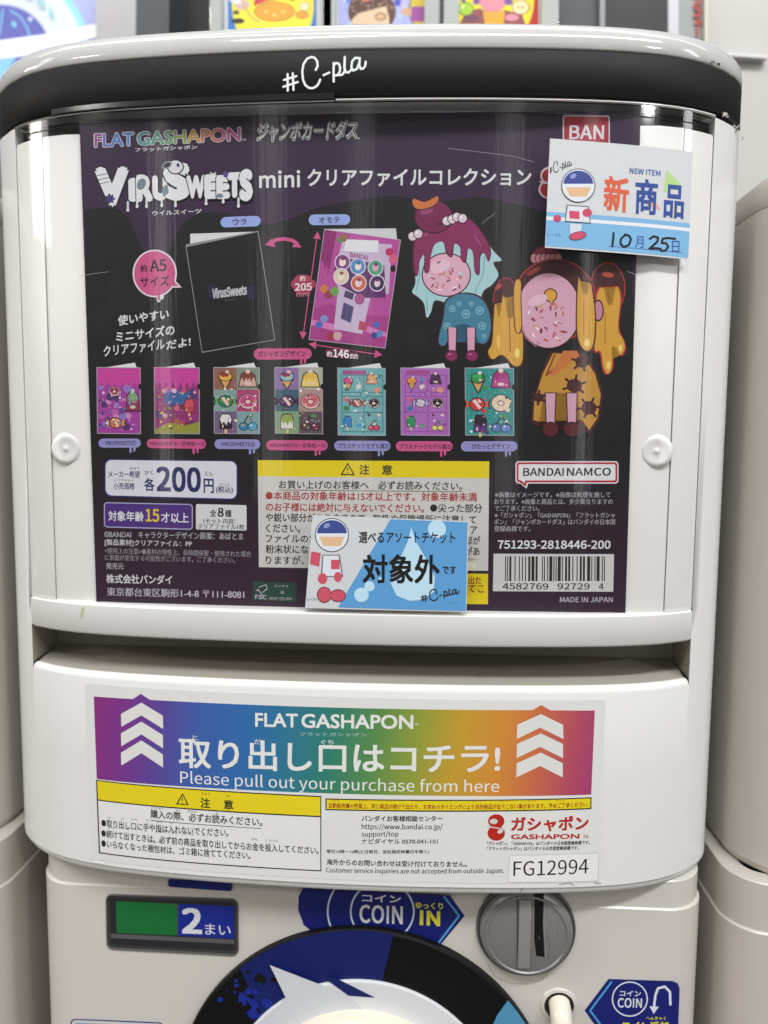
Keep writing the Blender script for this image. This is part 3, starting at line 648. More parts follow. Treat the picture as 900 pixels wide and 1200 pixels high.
P.text('FLAT', 110, 173.6, 158, 171.4, 17.5, 'C8C4D0', .075, font=0).text('GASHAPON', 160, 171.6, 283, 166, 17.8, 'C8C4D0', .075, font=0)
P.text('FLAT', 111, 172.8, 157, 170.6, 15.8, '', .03, font=0, colfn=heads([(.22, '8C4888'), (.46, '5D67AA'), (.72, '4A78B6'), (1, '4A80BC')]))
P.text('GASHAPON', 161, 170.8, 282, 165.2, 16, '', .03, font=0, colfn=heads([(.13, '3E8C86'), (.26, '3C8C6C'), (.37, '4E9560'), (.5, '86A048'), (.63, 'C49A3C'), (.75, 'C77A48'), (.88, 'C25872'), (1, 'B8508A')]))
P.text('TM', 284, 165, 288, 165, 2.5, CW)
P.build('rainbow_lettering', CARD); P = Part(CS); P.text('フラットガシャポン', 158.5, 178.2, 231.5, 174.8, 5, CW, .03, res=1)
P.build('reading_lettering', CARD); P = Part(CS); P.text('ジャンボカードダス', 300.5, 167.4, 419.5, 164.8, 25, 'C4C3C8', .10, shear=.25).text('ジャンボカードダス', 302, 166, 418, 163.3, 22.4, '2A2430', .075, shear=.25).text('ジャンボカードダス', 303, 165, 417, 162.4, 20.5, 'E4E4E6', .035, shear=.25)
P.text('TM', 418, 163.4, 421.5, 163.4, 2.5, CW)
P.build('italic_lettering', CARD); P = Part(CS); P.text('ウイルスイーツ', 178.5, 253, 236, 250.2, 5.8, CW, .01, res=1)
P.build('reading_lettering', CARD); P = Part(CS); P.text('mini', 303.5, 220.6, 352, 219.6, 20.5, CW, .035).build('mini_lettering', CARD); P = Part(CS); P.text('クリアファイルコレクション', 360, 219, 622.5, 218.2, 21, CW, .035)
P.build('title_lettering', CARD)
# fat dripping logo letters
P = Part(CS)
LT = [('V', 112, 243, 152, 47), ('I', 151, 237, 162, 28), ('R', 160, 237, 180, 32), ('U', 179, 236, 198, 30), ('S', 192, 236, 224, 46), ('W', 219, 234, 242, 28), ('E', 240, 234, 256, 29), ('E', 254, 234, 270, 28), ('T', 267, 233, 284, 30), ('S', 281, 237, 297, 38)]
for ch, x0_, y_, x1_, h_ in LT:
    for wv, col, gr in ((.15, '17131C', 1.0), (.105, 'DEDEE2', 0)): P.text(ch, x0_ - gr, y_ + gr, x1_ + gr, y_ + gr - .8, h_ + 2 * gr, col, wv, res=4, font=0)
for x_, y_, l_ in ((150, 240, 6), (161, 238, 4), (172, 237, 5), (190, 237, 4), (206, 236, 5), (242, 235, 4), (262, 234, 3), (280, 236, 6)): P.line([(x_, y_ - 3), (x_, y_ + l_)], 2.4, 'D6D6DA').ell(x_, y_ + l_, 1.8, 2.2, 'D6D6DA', 10)
P.ell(206, 196, 10, 9, '17131C').ell(206, 196, 8.6, 7.6, 'D6D6DA').ell(196, 194, 6.5, 4, '8A94A0', rot=-.5).ell(196, 194, 4.8, 2.6, '2A1A32', rot=-.5).ell(209, 194, 1.8, 2.4, '3C3468').ell(166, 216, 5, 7, '76828E', rot=.4).ell(194, 224, 4, 5, '76828E').ell(258, 230, 4, 2.6, '76828E').ell(265, 205, 3, 3.6, '4C4684')
for i in range(3): P.line([(114 + i, 206 + i * 5), (130 - i, 203 + i * 5)], .8, '4A4650', False)
for i in range(7): a_ = i * .9; P.ell(129 + 4 * math.cos(a_), 233 + 4 * math.sin(a_), 2.2, 1.6, '3C3468', 8, rot=a_)
P.ell(129, 233, 4, 4, '3C3468', 12).line([(247, 203), (253, 207)], 1.3, CW).line([(253, 203), (247, 207)], 1.3, CW)
P.build('dripping_logo', CARD)
# speech bubble and slogan
P = Part(CS); PK = 'C65286'
P.poly([(203, 326), (213, 337), (200, 337)], 'DCD6DC').ell(181.4, 320.5, 26, 28, 'DCD6DC', 32).line([(186, 345), (186, 352)], 4.6, 'DCD6DC').line([(190, 345), (190, 349)], 4, 'DCD6DC').ell(181.4, 320.5, 24.2, 26.2, PK, 32).poly([(203, 328), (209, 335.5), (198, 335)], PK).line([(186, 344), (186, 351)], 2.6, PK)
P.text('約', 164.6, 319.4, 172.6, 318.6, 9, '1E1A22', .02).text('A5', 175.5, 319, 195.6, 317.8, 14.2, '1E1A22', .03).text('サイズ', 164, 336.4, 198.6, 335, 12.4, '1E1A22', .03)
P.build('size_bubble', CARD)
P = Part(CS)
P.text('使いやすい', 138.3, 382.2, 198, 373.8, 12.5, CW, .02).text('ミニサイズの', 136, 401, 204.6, 392.4, 12.5, CW, .02).text('クリアファイル', 121.6, 418.5, 193, 409.6, 13, CW, .025).text('だよ!', 195, 410, 223.6, 405.4, 10.5, CW, .02)
P.build('slogan_lettering', CARD)
def pill(q, col, txt, tx, h, tcol='221C2A', drip=None, name='name_pill', w=.012):
    P = Part(CS); P.rr(q, 20, col)
    if drip:
        for dx, dl in ((0, 5), (4.5, 3.6)): P.line([(drip + dx, q[2][1] - 2), (drip + dx, q[2][1] + dl)], 2.6, col)
    P.text(txt, *tx, h, tcol, w, res=2); P.build(name, CARD)
LV = '8E8CC2'
pill([(258.5, 254.5), (305.5, 252.8), (305.5, 265), (258.5, 266.8)], '94A6DE', 'ウラ', (273, 264, 289, 263.4), 7.6)
pill([(361.8, 251.4), (410.4, 251), (410.4, 263.4), (361.8, 264)], '94A6DE', 'オモテ', (373.5, 261.6, 398.6, 261.2), 7.2)
pill([(297.4, 408.4), (365.4, 408), (365.4, 421), (297.4, 421.6)], PK, 'ガシャポンデザイン', (302.5, 418.8, 358.4, 418), 7.6, drip=353)
# the plain back of the folder
P = Part(CS)
P.poly([(223, 274), (300, 271.5), (303, 276), (303, 290), (223, 290)], 'D5D7D6').poly([(217.6, 289.4), (218.4, 286.4), (303, 270.6), (322.6, 398.6), (236.6, 413.4)], '8C8C90').poly([(218.6, 289.6), (302.2, 271.9), (321.6, 398), (237.2, 412.2)], '0E0D10')
P.ell(249, 341, 5, 8, '1D1A3C').ell(294, 343, 6, 8, '1D1A3C').text('VirusSweets', 249, 350.5, 289.5, 345.5, 12.5, 'BDBEC6', .07).text('ウイルスイーツ', 264, 353, 278, 351.6, 2, '77777F', 0, res=1)
P.build('folder_back_picture', CARD)
P = Part(CS)
P.line([(316, 285.5), (324, 281), (333, 280), (343, 282), (349, 286.5)], 4.2, PK).poly([(310.5, 287), (319, 279.5), (323, 290)], PK).poly([(353.5, 290), (346, 281), (342.5, 290)], PK)
P.line([(371.5, 278), (355.5, 392)], 1.2, PK).poly([(372.5, 271), (367, 279.5), (376, 280.5)], PK).poly([(354.6, 398), (351, 388.5), (359.8, 389.6)], PK)
P.line([(368, 404), (440, 415)], 1.2, PK).poly([(361.6, 403), (371, 400), (370, 409)], PK).poly([(448, 416), (440, 410), (438.5, 419.6)], PK)
P.rr([(344, 322), (366, 322), (366, 345), (344, 345)], 8, 'A43C58').ell(345, 333, 4, 5, 'A43C58').ell(366, 333, 4, 5, 'A43C58')
P.text('約', 351.5, 329.6, 358, 329.4, 6.4, 'E6D8DC', .02).text('205', 345.4, 341.2, 365.6, 340.4, 9, 'E6D8DC', .04).text('mm', 347.5, 348, 361.5, 347.6, 4.4, 'C08090', .01)
P.rr([(381, 408), (420, 411), (420, 421), (381, 419)], 6, '5C2036').text('約', 383, 418, 389.4, 418.6, 7, 'F0E4E8', .03).text('146', 390.4, 418.8, 409, 420.2, 10, 'F0E4E8', .05).text('mm', 410, 420.3, 419.4, 421, 5.6, 'F0E4E8', .03)
P.build('size_arrows', CARD)
def inquad(q, u, v): return tuple((1 - v) * ((1 - u) * q[0][d] + u * q[1][d]) + v * ((1 - u) * q[3][d] + u * q[2][d]) for d in (0, 1))
def blob(P, q, u, v, r, asp, col, n=9, jag=.25):
    a0 = random.random() * 6; P.poly([inquad(q, u + r * random.uniform(1 - jag, 1) * math.cos(a0 + 6.2832 * i / n), v + r * asp * random.uniform(1 - jag, 1) * math.sin(a0 + 6.2832 * i / n)) for i in range(n)], col)
# front of the folder: a plain stand-in for its picture, same layout and colours
Q = [(380.5, 269.4), (469, 281.6), (451, 407.6), (362.6, 397.6)]
P = Part(CS); P.poly([(380, 268.5), (464, 267.8), (465.5, 283), (455, 330)], 'C9CCD0').poly([(380, 268.6), (469.8, 281), (451.6, 408.4), (361.8, 398.2)], 'B9AEC0').poly(Q, 'B04C96')
iq = lambda *p: [inquad(Q, u, v) for u, v in p]
P.poly(iq((0, 0), (.16, 0), (.14, .3), (.12, .42), (.1, .3), (.07, .36), (.04, .28), (.0, .3)), '8C2A6C')
P.poly(iq((.0, .72), (.2, .66), (.5, .7), (.8, .72), (1, .7), (1, 1), (0, 1)), 'A23C84').poly(iq((0, .82), (.3, .84), (.6, .8), (1, .86), (1, .9), (.6, .86), (.3, .9), (0, .87)), 'CE78B4')
P.poly(iq((.25, .08), (.9, .05), (.95, .5), (.72, .56), (.68, .9), (.3, .88), (.28, .5), (.2, .42)), 'C4B0CC').poly(iq((.3, .06), (.72, .03), (.74, .14), (.28, .17)), 'DCDCE2')
P.poly(iq((.2, .22), (.84, .25), (.92, .54), (.62, .57), (.3, .48), (.2, .4)), '5B2A66')
for u, v, c in ((.29, .27, '7C3C84'), (.50, .29, '4E86C0'), (.73, .28, '4E9C7C'), (.30, .40, 'D8C4B4'), (.54, .44, 'C86040'), (.78, .42, '3A2E58')):
    P.poly([inquad(Q, u + .105 * math.cos(t * .4488), v + .078 * math.sin(t * .4488)) for t in range(14)], 'D8D0DC'); P.poly([inquad(Q, u + .092 * math.cos(t * .4488), v + .068 * math.sin(t * .4488)) for t in range(14)], c); blob(P, Q, u, v, .05, .8, random.choice(['E0C8CC', 'C85C88', 'D6A0B4', 'E6D6C8'])); blob(P, Q, u, v - .03, .03, .6, random.choice(['6C2C70', '8C4030', '2C6C5C']))
P.text('BANDAI', *inquad(Q, .38, .215), *inquad(Q, .62, .225), 6, '8C3C74', .04)
P.poly(iq((.38, .52), (.50, .54), (.49, .60), (.37, .58)), '4A3A62').poly(iq((.38, .63), (.52, .66), (.51, .81), (.37, .78)), '4E4676').ell(*inquad(Q, .58, .585), 6, 6.5, 'A04C86').poly(iq((.62, .78), (.74, .79), (.73, .87), (.62, .86)), 'B03C5C')
for u, v, c in ((.10, .53, 'C87848'), (.17, .58, '8C3C50'), (.24, .54, '6C9C4C'), (.10, .86, '4E66B4'), (.16, .80, '7C8CC8'), (.85, .80, '3E6CB8'), (.90, .88, '5C84C4'), (.84, .9, '30488C'), (.28, .95, 'A03048'), (.36, .94, 'C8A0A0'), (.88, .12, 'B42C5C'), (.94, .18, 'D05C84'), (.22, .07, '5C8C5C'), (.26, .05, '8C6C48')): blob(P, Q, u, v, random.uniform(.045, .075), .7, c)
P.ell(460.5, 315, 3.2, 4, K0, 10); P.build('folder_front_picture', CARD)
# the seven small folders: generic sweets and drips, no figures
MOT = [0]
def cup(P, q, u, v, s, c1, c2, c3='E6C4C4', asp=.62):
    """small outlined sweets: pudding, wrapped candy, ring cake, ice lolly, cherry, cone"""
    k = MOT[0] % 6; MOT[0] += 1; D = '2A141E'
    def sh(pts, col, g=1.0): P.poly([inquad(q, u + a_ * s * g, v + b_ * s * asp * g) for a_, b_ in pts], col)
    def ov(cx, cy, rx, ry, col, n=14): sh([(cx + rx * math.cos(6.2832 * i / n), cy + ry * math.sin(6.2832 * i / n)) for i in range(n)], col)
    if k == 0:
        ps = [(-.95, .85), (-.7, -.6), (-.3, -.95), (.3, -.95), (.7, -.6), (.95, .85)]; sh(ps, D, 1.14); sh(ps, c2); sh([(-.72, -.55), (-.3, -.95), (.3, -.95), (.72, -.55), (.78, -.1), (.6, -.35), (.4, .25), (.2, -.3), (0, .05), (-.2, -.3), (-.45, .35), (-.6, -.3), (-.78, 0)], c1); ov(0, -1.05, .28, .28, c3, 8); ov(0, .5, .4, .18, c3, 8)
    elif k == 1:
        for m in (-1, 1): sh([(m * .5, 0), (m * 1.35, -.6), (m * 1.2, 0), (m * 1.35, .6)], D, 1.05); sh([(m * .5, 0), (m * 1.25, -.48), (m * 1.1, 0), (m * 1.25, .48)], c2)
        ov(0, 0, .86, .8, D); ov(0, 0, .74, .68, c1); sh([(-.5, -.4), (-.2, -.6), (.45, .4), (.2, .6)], c3); ov(.3, -.3, .14, .12, 'F0E8E8', 6)
    elif k == 2:
        ov(0, 0, 1.08, 1.02, D); ov(0, 0, .98, .92, c3); ov(0, -.08, .9, .78, c1); ov(0, 0, .38, .34, D, 10); ov(0, .02, .3, .26, c3, 10)
        for i in range(6): ov(.62 * math.cos(i * 1.05 + .4), .55 * math.sin(i * 1.05 + .4), .1, .08, c2 if i % 2 else 'F0E8E8', 5)
    elif k == 3:
        sh([(-.14, .3), (.14, .3), (.14, 1.3), (-.14, 1.3)], 'D8B88C'); ps = [(-.62, .7), (-.66, -.5), (-.4, -1.1), (.4, -1.1), (.66, -.5), (.62, .7)]; sh(ps, D, 1.12); sh(ps, c1); sh([(-.66, -.5), (-.4, -1.1), (.4, -1.1), (.66, -.5), (.5, .1), (.3, -.3), (.05, .3), (-.2, -.2), (-.45, .15)], c2); sh([(-.4, .2), (-.26, .2), (-.26, .6), (-.4, .6)], c3)
    elif k == 4:
        for m in (-1, 1): ov(m * .5, .4, .58, .56, D, 12); ov(m * .5, .4, .48, .46, c1 if m < 0 else c2, 12); ov(m * .5 - .14, .24, .12, .1, 'F0E8E8', 6)
        sh([(-.5, -.05), (-.1, -1), (.06, -1), (-.38, -.02)], D); sh([(.5, -.05), (.02, -1), (.16, -1), (.6, -.02)], D); ov(.3, -.95, .36, .2, '4C8C5C', 8)
    else:
        sh([(-.7, -.1), (.7, -.1), (0, 1.35)], D, 1.08); sh([(-.56, -.02), (.56, -.02), (0, 1.16)], 'D0A060'); ov(0, -.4, .8, .66, D); ov(0, -.4, .7, .56, c1); ov(-.1, -.62, .5, .3, c2, 10); ov(.2, -1.0, .22, .2, c3, 8)
TH = [(114, 164, '9C3A94', 'lav'), (181.2, 233, '8C2C6C', 'pk'), (251, 303.6, 'B08A80', 'lav'), (322.4, 377.4, 'B08A80', 'pk'), (396, 451, '6CA8AC', 'lav'), (470, 526, 'A866B4', 'pk'), (545.4, 601.4, '2E8C88', 'lav')]
for i, (x0_, x1_, bgc, _) in enumerate(TH):
    y0_, y1_ = 431 + (0 if i < 4 else .6), 507.4 + (0 if i < 4 else 2)
    q = [(x0_, y0_), (x1_, y0_ + .4), (x1_ + .4, y1_ + .6), (x0_ + .6, y1_)]
    P = Part(CS); P.poly([(x0_ + 4, y0_ + .5), (x1_ - 6, y0_ - 6), (x1_ - 2, y0_ + 4)], 'D8DADA').poly([(x0_ - .8, y0_ - .8), (x1_ + .8, y0_ - .4), (x1_ + 1.2, y1_ + 1.4), (x0_ - .2, y1_ + .8)], 'A8A4B0').poly(q, bgc)
    R_ = random.uniform
    if i < 2:
        P.poly([inquad(q, u, v) for u, v in ((0, 0), (1, 0), (1, .18), (.93, .3), (.88, .2), (.8, .34), (.74, .2), (.66, .36), (.58, .2), (.5, .4), (.42, .2), (.33, .36), (.26, .2), (.18, .32), (.1, .2), (.05, .3), (0, .2))], 'C03C94')
        for k in range(34): blob(P, q, R_(.08, .92), R_(.3, .94), R_(.04, .12), .6, random.choice(['7C5CA8', 'B05CA0', '5C3C84', 'C884B8', '4C2C64', '8C70B8'] if i == 0 else ['8C2C54', 'B0445C', '6C2448', 'C85C78', '4A3468', '9C5C3C']))
        if i == 0: cup(P, q, .83, .52, .17, '7CA078', '8C2C54', 'B8C8A0', .9); cup(P, q, .42, .84, .18, 'C87840', 'D8A048', 'E8C8A8'); cup(P, q, .4, .36, .12, '8C3040', '6C2838')
        else: P.poly([inquad(q, u, v) for u, v in ((.18, .36), (.8, .36), (.74, .56), (.24, .56))], '2C5C94'); [blob(P, q, .22 + .11 * k, .35, .07, .6, c) for k, c in enumerate(['C8909C', '8C5CA8', 'D8B0B8', '6C3C84', 'B8486C'])]; cup(P, q, .78, .6, .17, 'B43C50', 'C8485C'); cup(P, q, .3, .7, .14, 'C884A0', '8C3C6C'); P.poly([inquad(q, u, v) for u, v in ((0, .95), (.3, .84), (.7, .88), (1, .82), (1, 1), (0, 1))], '8C8C34')
    elif i < 4:
        cells = [('8C5C4C', 'D8A83C', '8C3430'), ('7C8C7C', '7C3A2C', 'C8A094'), ('7C9C94', '2C7C4C', '4CA060'), ('A8406C', 'B83C78', 'D8609C'), ('6C5C7C', '1C1820', 'D8D4D4'), ('7C9CA0', '2C7CA8', '4CA0C8')] if i == 2 else [('8C6CA0', '8CB8C8', '8C2C54'), ('A8A89C', 'D8B44C', 'E8C868'), ('3C5C6C', '4C2C5C', '3C2448'), ('A88C84', 'C8606C', 'B83C50'), ('7C9C7C', 'D8D8C8', '8CA04C'), ('5C4C54', '5C3C30', '6C2C4C')]
        for k, (b0, c1, c2) in enumerate(cells):
            u0, v0 = (k % 2) * .5, (k // 2) / 3; P.poly([inquad(q, *p) for p in ((u0, v0), (u0 + .5, v0), (u0 + .5, v0 + 1 / 3), (u0, v0 + 1 / 3))], b0); cup(P, q, u0 + .25, v0 + .18, .2, c1, c2, 'E0BEB8', .6)
    elif i < 6:
        lc_ = '3C6C78' if i == 4 else '8C4494'
        P.poly([inquad(q, *p) for p in ((.1, .03), (.6, .03), (.6, .09), (.1, .09))], 'A04C84')
        for u in (.08, .55, .95): P.line([inquad(q, u, .1), inquad(q, u, .95)], .9, lc_, False)
        for v in (.1, .36, .42, .66, .95): P.line([inquad(q, .08, v), inquad(q, .95, v)], .9, lc_, False)
        P.ell(*inquad(q, .56, .39), 5, 5, lc_, 16).ell(*inquad(q, .56, .39), 4, 4, bgc, 16)
        for u, v, s, c in ((.22, .22, .13, 'C84C7C' if i == 4 else 'D09048'), (.72, .16, .12, 'D8A070' if i == 4 else '4C2C4C'), (.44, .27, .07, 'D8D0C8'), (.82, .32, .08, 'D89470'), (.18, .47, .07, 'C86484'), (.18, .6, .08, '3C7C4C' if i == 4 else '3C6CA0'), (.4, .52, .13, '9C3C3C' if i == 4 else 'B0B8D0'), (.76, .52, .12, '1C1820'), (.2, .82, .13, '2C7CB8' if i == 4 else '2C8C5C'), (.44, .86, .06, '3C8CC8' if i == 4 else '4CA04C'), (.76, .86, .12, 'C83C5C' if i == 4 else 'D8C468'), (.66, .7, .04, '3C2C2C'), (.86, .7, .04, 'D8D0B0'), (.44, .16, .05, '4C8CA8')): cup(P, q, u, v, s, c, c, 'DCC4C0', .66) if s > .1 else blob(P, q, u, v, s, .6, c)
    else:
        for a_ in range(9):
            for b in range(8): P.ell(*inquad(q, .06 + a_ * .11, .05 + b * .125 + (a_ % 2) * .06), .6, .6, '8CC8C0', 6)
        for u, v, s, c1, c2 in ((.26, .2, .2, '2C8C44', '3CA058'), (.74, .17, .2, 'A02C74', 'B03C8C'), (.24, .54, .2, 'C83C3C', 'D85C3C'), (.74, .52, .2, 'E0C8A8', 'D8B88C'), (.3, .86, .2, '5C3478', '2C1C30'), (.74, .84, .2, '4C74B0', '5C8CC8')): cup(P, q, u, v, s, c1, c2, 'E0C8C8', .66); blob(P, q, u + .14, v + .1, .06, .66, c1)
    cols_ = [['C8A0C8', '4C2C64', 'E0D0E0', '8C3C84', '6C8CB8'], ['D89CA8', '4A2038', 'E8C860', 'B03C58', '8C8C48'], ['F0E0D8', '2C1C20', 'D8A048', '4C8C74', 'A84C84'], ['F0E0E8', '3C2438', 'D8B860', '5C8C9C', 'A83C58'], ['C8E0E0', '2C5C6C', 'D06C8C', 'E0D8B0'], ['E0C0E4', '6C3480', 'D09050', '3C6CA0'], ['D0E8E4', '8C2C6C', 'D8604C', '1C4C4C', 'E8D0A0']][i]
    for k in range(60):
        u, v = R_(.06, .93), R_(.1 if i > 1 else .35, .96); sz = R_(.012, .04); t = R_(0, 3.14)
        if k % 3: P.poly([inquad(q, u + sz * math.cos(t + j * 1.57) * (1 if j % 2 else .4), v + .62 * sz * math.sin(t + j * 1.57) * (1 if j % 2 else .5)) for j in range(4)], random.choice(cols_))
        else: blob(P, q, u, v, sz, .62, random.choice(cols_), 7)
    P.ell(x1_ + .6, y0_ + 22, 2.6, 3.4, K0, 10); P.build('small_folder_picture', CARD)
for q, col, t_, tx, h_, dr in (
    ([(115.5, 514), (165, 514), (165, 524.6), (115.5, 524.6)], LV, 'VIRUSWEETS①', (123, 521.8, 159, 521.8), 5.6, 153),
    ([(172, 514.4), (241.4, 514.6), (241.4, 526), (172, 525)], PK, 'VIRUSWEETS～甘味処～①', (175, 522.4, 240, 523), 5.8, 227),
    ([(251.4, 514.6), (305, 515), (305, 526.4), (251.4, 526)], LV, 'VIRUSWEETS②', (259, 523, 299, 523.6), 5.6, 293),
    ([(312, 515.6), (384, 516), (384, 528.2), (312, 527.4)], PK, 'VIRUSWEETS～甘味処～②', (315.4, 524.4, 382, 525), 5.8, 370),
    ([(391.6, 516.4), (457.6, 516.6), (457.6, 528.6), (391.6, 528)], LV, 'プラスチックモデル風①', (396, 525.6, 456, 526), 6.4, 444),
    ([(463.8, 517), (530.4, 517), (530.4, 529), (463.8, 528.6)], PK, 'プラスチックモデル風②', (468, 526.4, 529, 526.6), 6.4, 517),
    ([(540, 517.2), (606.4, 517), (606.4, 529), (540, 529)], LV, 'ぴたっとデザイン', (553, 526.4, 598, 526), 6.6, 593)):
    pill(q, col, t_, tx, h_, '2A1C34', dr, w=.006)
# price and age boxes
P = Part(CS)
P.rr([(122.4, 537.6), (278.6, 539.4), (278.6, 586), (122.4, 582)], 8, '2A2A6C').rr([(123.8, 539), (277.2, 540.8), (277.2, 584.4), (123.8, 580.4)], 7, 'D4D4DC'); pb = P.build('price_box', CARD)
NV = '25245E'; P = Part(CS)
P.text('メーカー希望', 127, 559.6, 164, 559.8, 8, NV, .01).text('小売価格', 133, 573.6, 158, 573.8, 8.2, NV, .01).text('きぼう', 152, 550.2, 163.4, 550.4, 2.8, NV, res=1).text('こうりかかく', 134, 564, 157, 564.4, 2.8, NV, res=1)
P.text('各', 169, 575.4, 181.6, 575.8, 15.4, NV, .035).text('かく', 169.4, 556.4, 179.4, 556.6, 5.6, NV).text('200', 183.4, 576.6, 236, 577.6, 30.5, NV, .05)
P.text('円', 238.6, 578, 250.8, 578.4, 17.4, NV, .035).text('えん', 239.4, 557.6, 249.6, 557.8, 5.4, NV).text('(税込)', 253, 578.4, 273, 578.8, 9, NV, .01).text('ぜいこみ', 257, 569, 269, 569.2, 3, NV, res=1)
P.build('price_lettering', pb)
P = Part(CS)
P.rr([(121.8, 588.4), (226, 590.6), (226, 621), (121.8, 618)], 4, 'A8A4C8').rr([(123, 589.6), (224.8, 591.8), (224.8, 619.6), (123, 616.8)], 3, '4A2C78'); ab = P.build('age_box', CARD)
P = Part(CS); P.text('対象年齢', 127, 610.4, 168.6, 611.4, 12, CW, .015).text('15', 170.6, 611.6, 187, 612, 15.6, 'D8B83C', .045).text('才以上', 188.6, 612.4, 221.4, 613, 12, CW, .015); P.build('age_lettering', ab)
P = Part(CS); P.rr([(229.6, 590.6), (289, 592), (289, 621.8), (229.6, 620.4)], 2, 'D2D2D4'); cb = P.build('contents_box', CARD)
P = Part(CS); P.text('全', 246, 605.4, 253.6, 605.6, 8.6, BK, .02).text('8', 255, 605.8, 262.4, 605.8, 11, BK, .04).text('種', 263.6, 606, 271.4, 606, 8.4, BK, .02).text('1セット内容：', 238.4, 613.6, 276.4, 614.2, 6.6, BK, .005).text('クリアファイル1枚', 232, 620, 286.4, 620.8, 6.8, BK, .005); P.build('contents_lettering', cb)
LG = 'B4B0B8'; P = Part(CS)
P.text('©BANDAI　キャラクターデザイン原案：あぼとま', 122.4, 630.2, 285, 633, 8.6, LG, 0).text('[製品素材]クリアファイル：PP', 122.8, 640, 225, 642, 8.4, 'C8C4CC', .01)
P.text('<使用上の注意>●素材の特性上、長時間保管・使用された場合', 123, 648.8, 294.4, 653, 7.2, '938E98', 0, res=2).text('に表面が変化する可能性がございます。ご了承ください。', 123, 656.6, 275.4, 660, 7, '938E98', 0, res=2)
P.text('発売元', 124.4, 667, 145, 667.4, 7.6, LG, 0).text('株式会社バンダイ', 124.6, 683.6, 202, 685, 11, 'D0CCD4', .02).text('東京都台東区駒形1-4-8 〒111-8081', 125.4, 698.4, 286.4, 701.8, 10.4, LG, .004)
P.build('maker_lettering', CARD)
P = Part(CS); P.poly([(296.4, 681), (347.4, 683.4), (347.2, 705), (296.2, 703)], '1C4038')
P.line([(302, 690), (308, 698)], .9, LG).line([(304, 688), (312, 685), (313, 690), (308, 694)], .9, LG).line([(300, 692), (304, 692)], .9, LG)
P.text('FSC', 299, 702, 312.6, 702.4, 5, LG, .02).text('ミックス', 322, 688.4, 338, 688.8, 3.4, LG, res=1).text('紙', 329, 696, 333, 696.2, 3.6, LG, res=1).text('FSC® C211701', 316, 703, 341.6, 703.6, 3.6, LG, res=1); P.build('paper_certificate', CARD)
# warning box
P = Part(CS); P.poly([(302, 539.2), (573.4, 540.6), (572, 669), (303.4, 664.6)], 'CBC9C5').poly([(302, 539.2), (573.4, 540.6), (573, 560.4), (302.2, 558.2)], 'DFC912'); wb = P.build('warning_box', CARD)
P = Part(CS)
P.poly([(399, 556.6), (407.4, 542), (416, 557)], BK).poly([(401.4, 555.2), (407.4, 544.8), (413.6, 555.6)], 'DFC912').line([(407.5, 547.6), (407.5, 551.6)], 1.2, BK, False).ell(407.5, 553.8, .8, .8, BK, 8)
P.text('注', 421, 556.2, 433, 556.4, 12, BK, .03).text('意', 447.4, 556.4, 459.8, 556.6, 12, BK, .03)
P.text('お買い上げのお客様へ', 326.8, 572.6, 432, 573.6, 10, BK, .008).text('必ずお読みください。', 442.8, 573.8, 541.6, 574.8, 10.4, BK, .008).line([(326.6, 574.2), (542, 576.2)], .7, BK, False)
RE = 'A32A2C'
P.text('●本商品の対象年齢は15才以上です。対象年齢未満', 311.2, 586, 559, 588, 10.8, RE, .012).text('のお子様には絶対に与えないでください。', 311.4, 599.2, 497, 601, 10.6, RE, .012).text('●尖った部分', 504, 600.4, 565, 601, 10.6, BK, .01)
P.text('や鋭い部分がありますので、', 311.4, 611.4, 432, 612.6, 10.4, BK, .01).text('取扱や保管場所に注意して', 436.8, 613, 558, 614.2, 10.4, BK, .01)
P.text('ください。', 311.4, 624, 352, 624.4, 10.2, BK, .01).text('リア', 542.6, 626, 559, 626, 9.6, BK, .01)
P.text('ファイルの角の', 311.4, 636, 382, 636.6, 10.2, BK, .01).text('部が', 545, 638.4, 562.6, 638.6, 10.2, BK, .01)
P.text('粉末状になる', 311.4, 648.6, 371, 649, 10.4, BK, .01).text('があ', 545, 650.8, 562, 651, 10.2, BK, .01).text('りますが、', 311.4, 661.2, 356.4, 661.6, 10.2, BK, .01)
P.build('warning_lettering', wb)
P = Part(CS); P.poly([(440, 671), (572, 672.4), (571.8, 708), (440, 707)], 'DFC912').text('出た', 548.6, 684.6, 564, 684.8, 9.4, '8C2A18', .015).text('てこ', 548.6, 694.4, 567, 694.6, 9, '8C2A18', .015); P.build('notice_strip', CARD)
P = Part(Surf(s_head, base=.0003))
for i in range(9): P.poly([(548 + random.uniform(-5, 14), 661 + random.uniform(-9, 10)) for _ in range(4)], random.choice(['C9C7B4', 'D8D6CC', 'B9B6A0']))
P.build('torn_sticker_remnant', MR, kind='stuff')
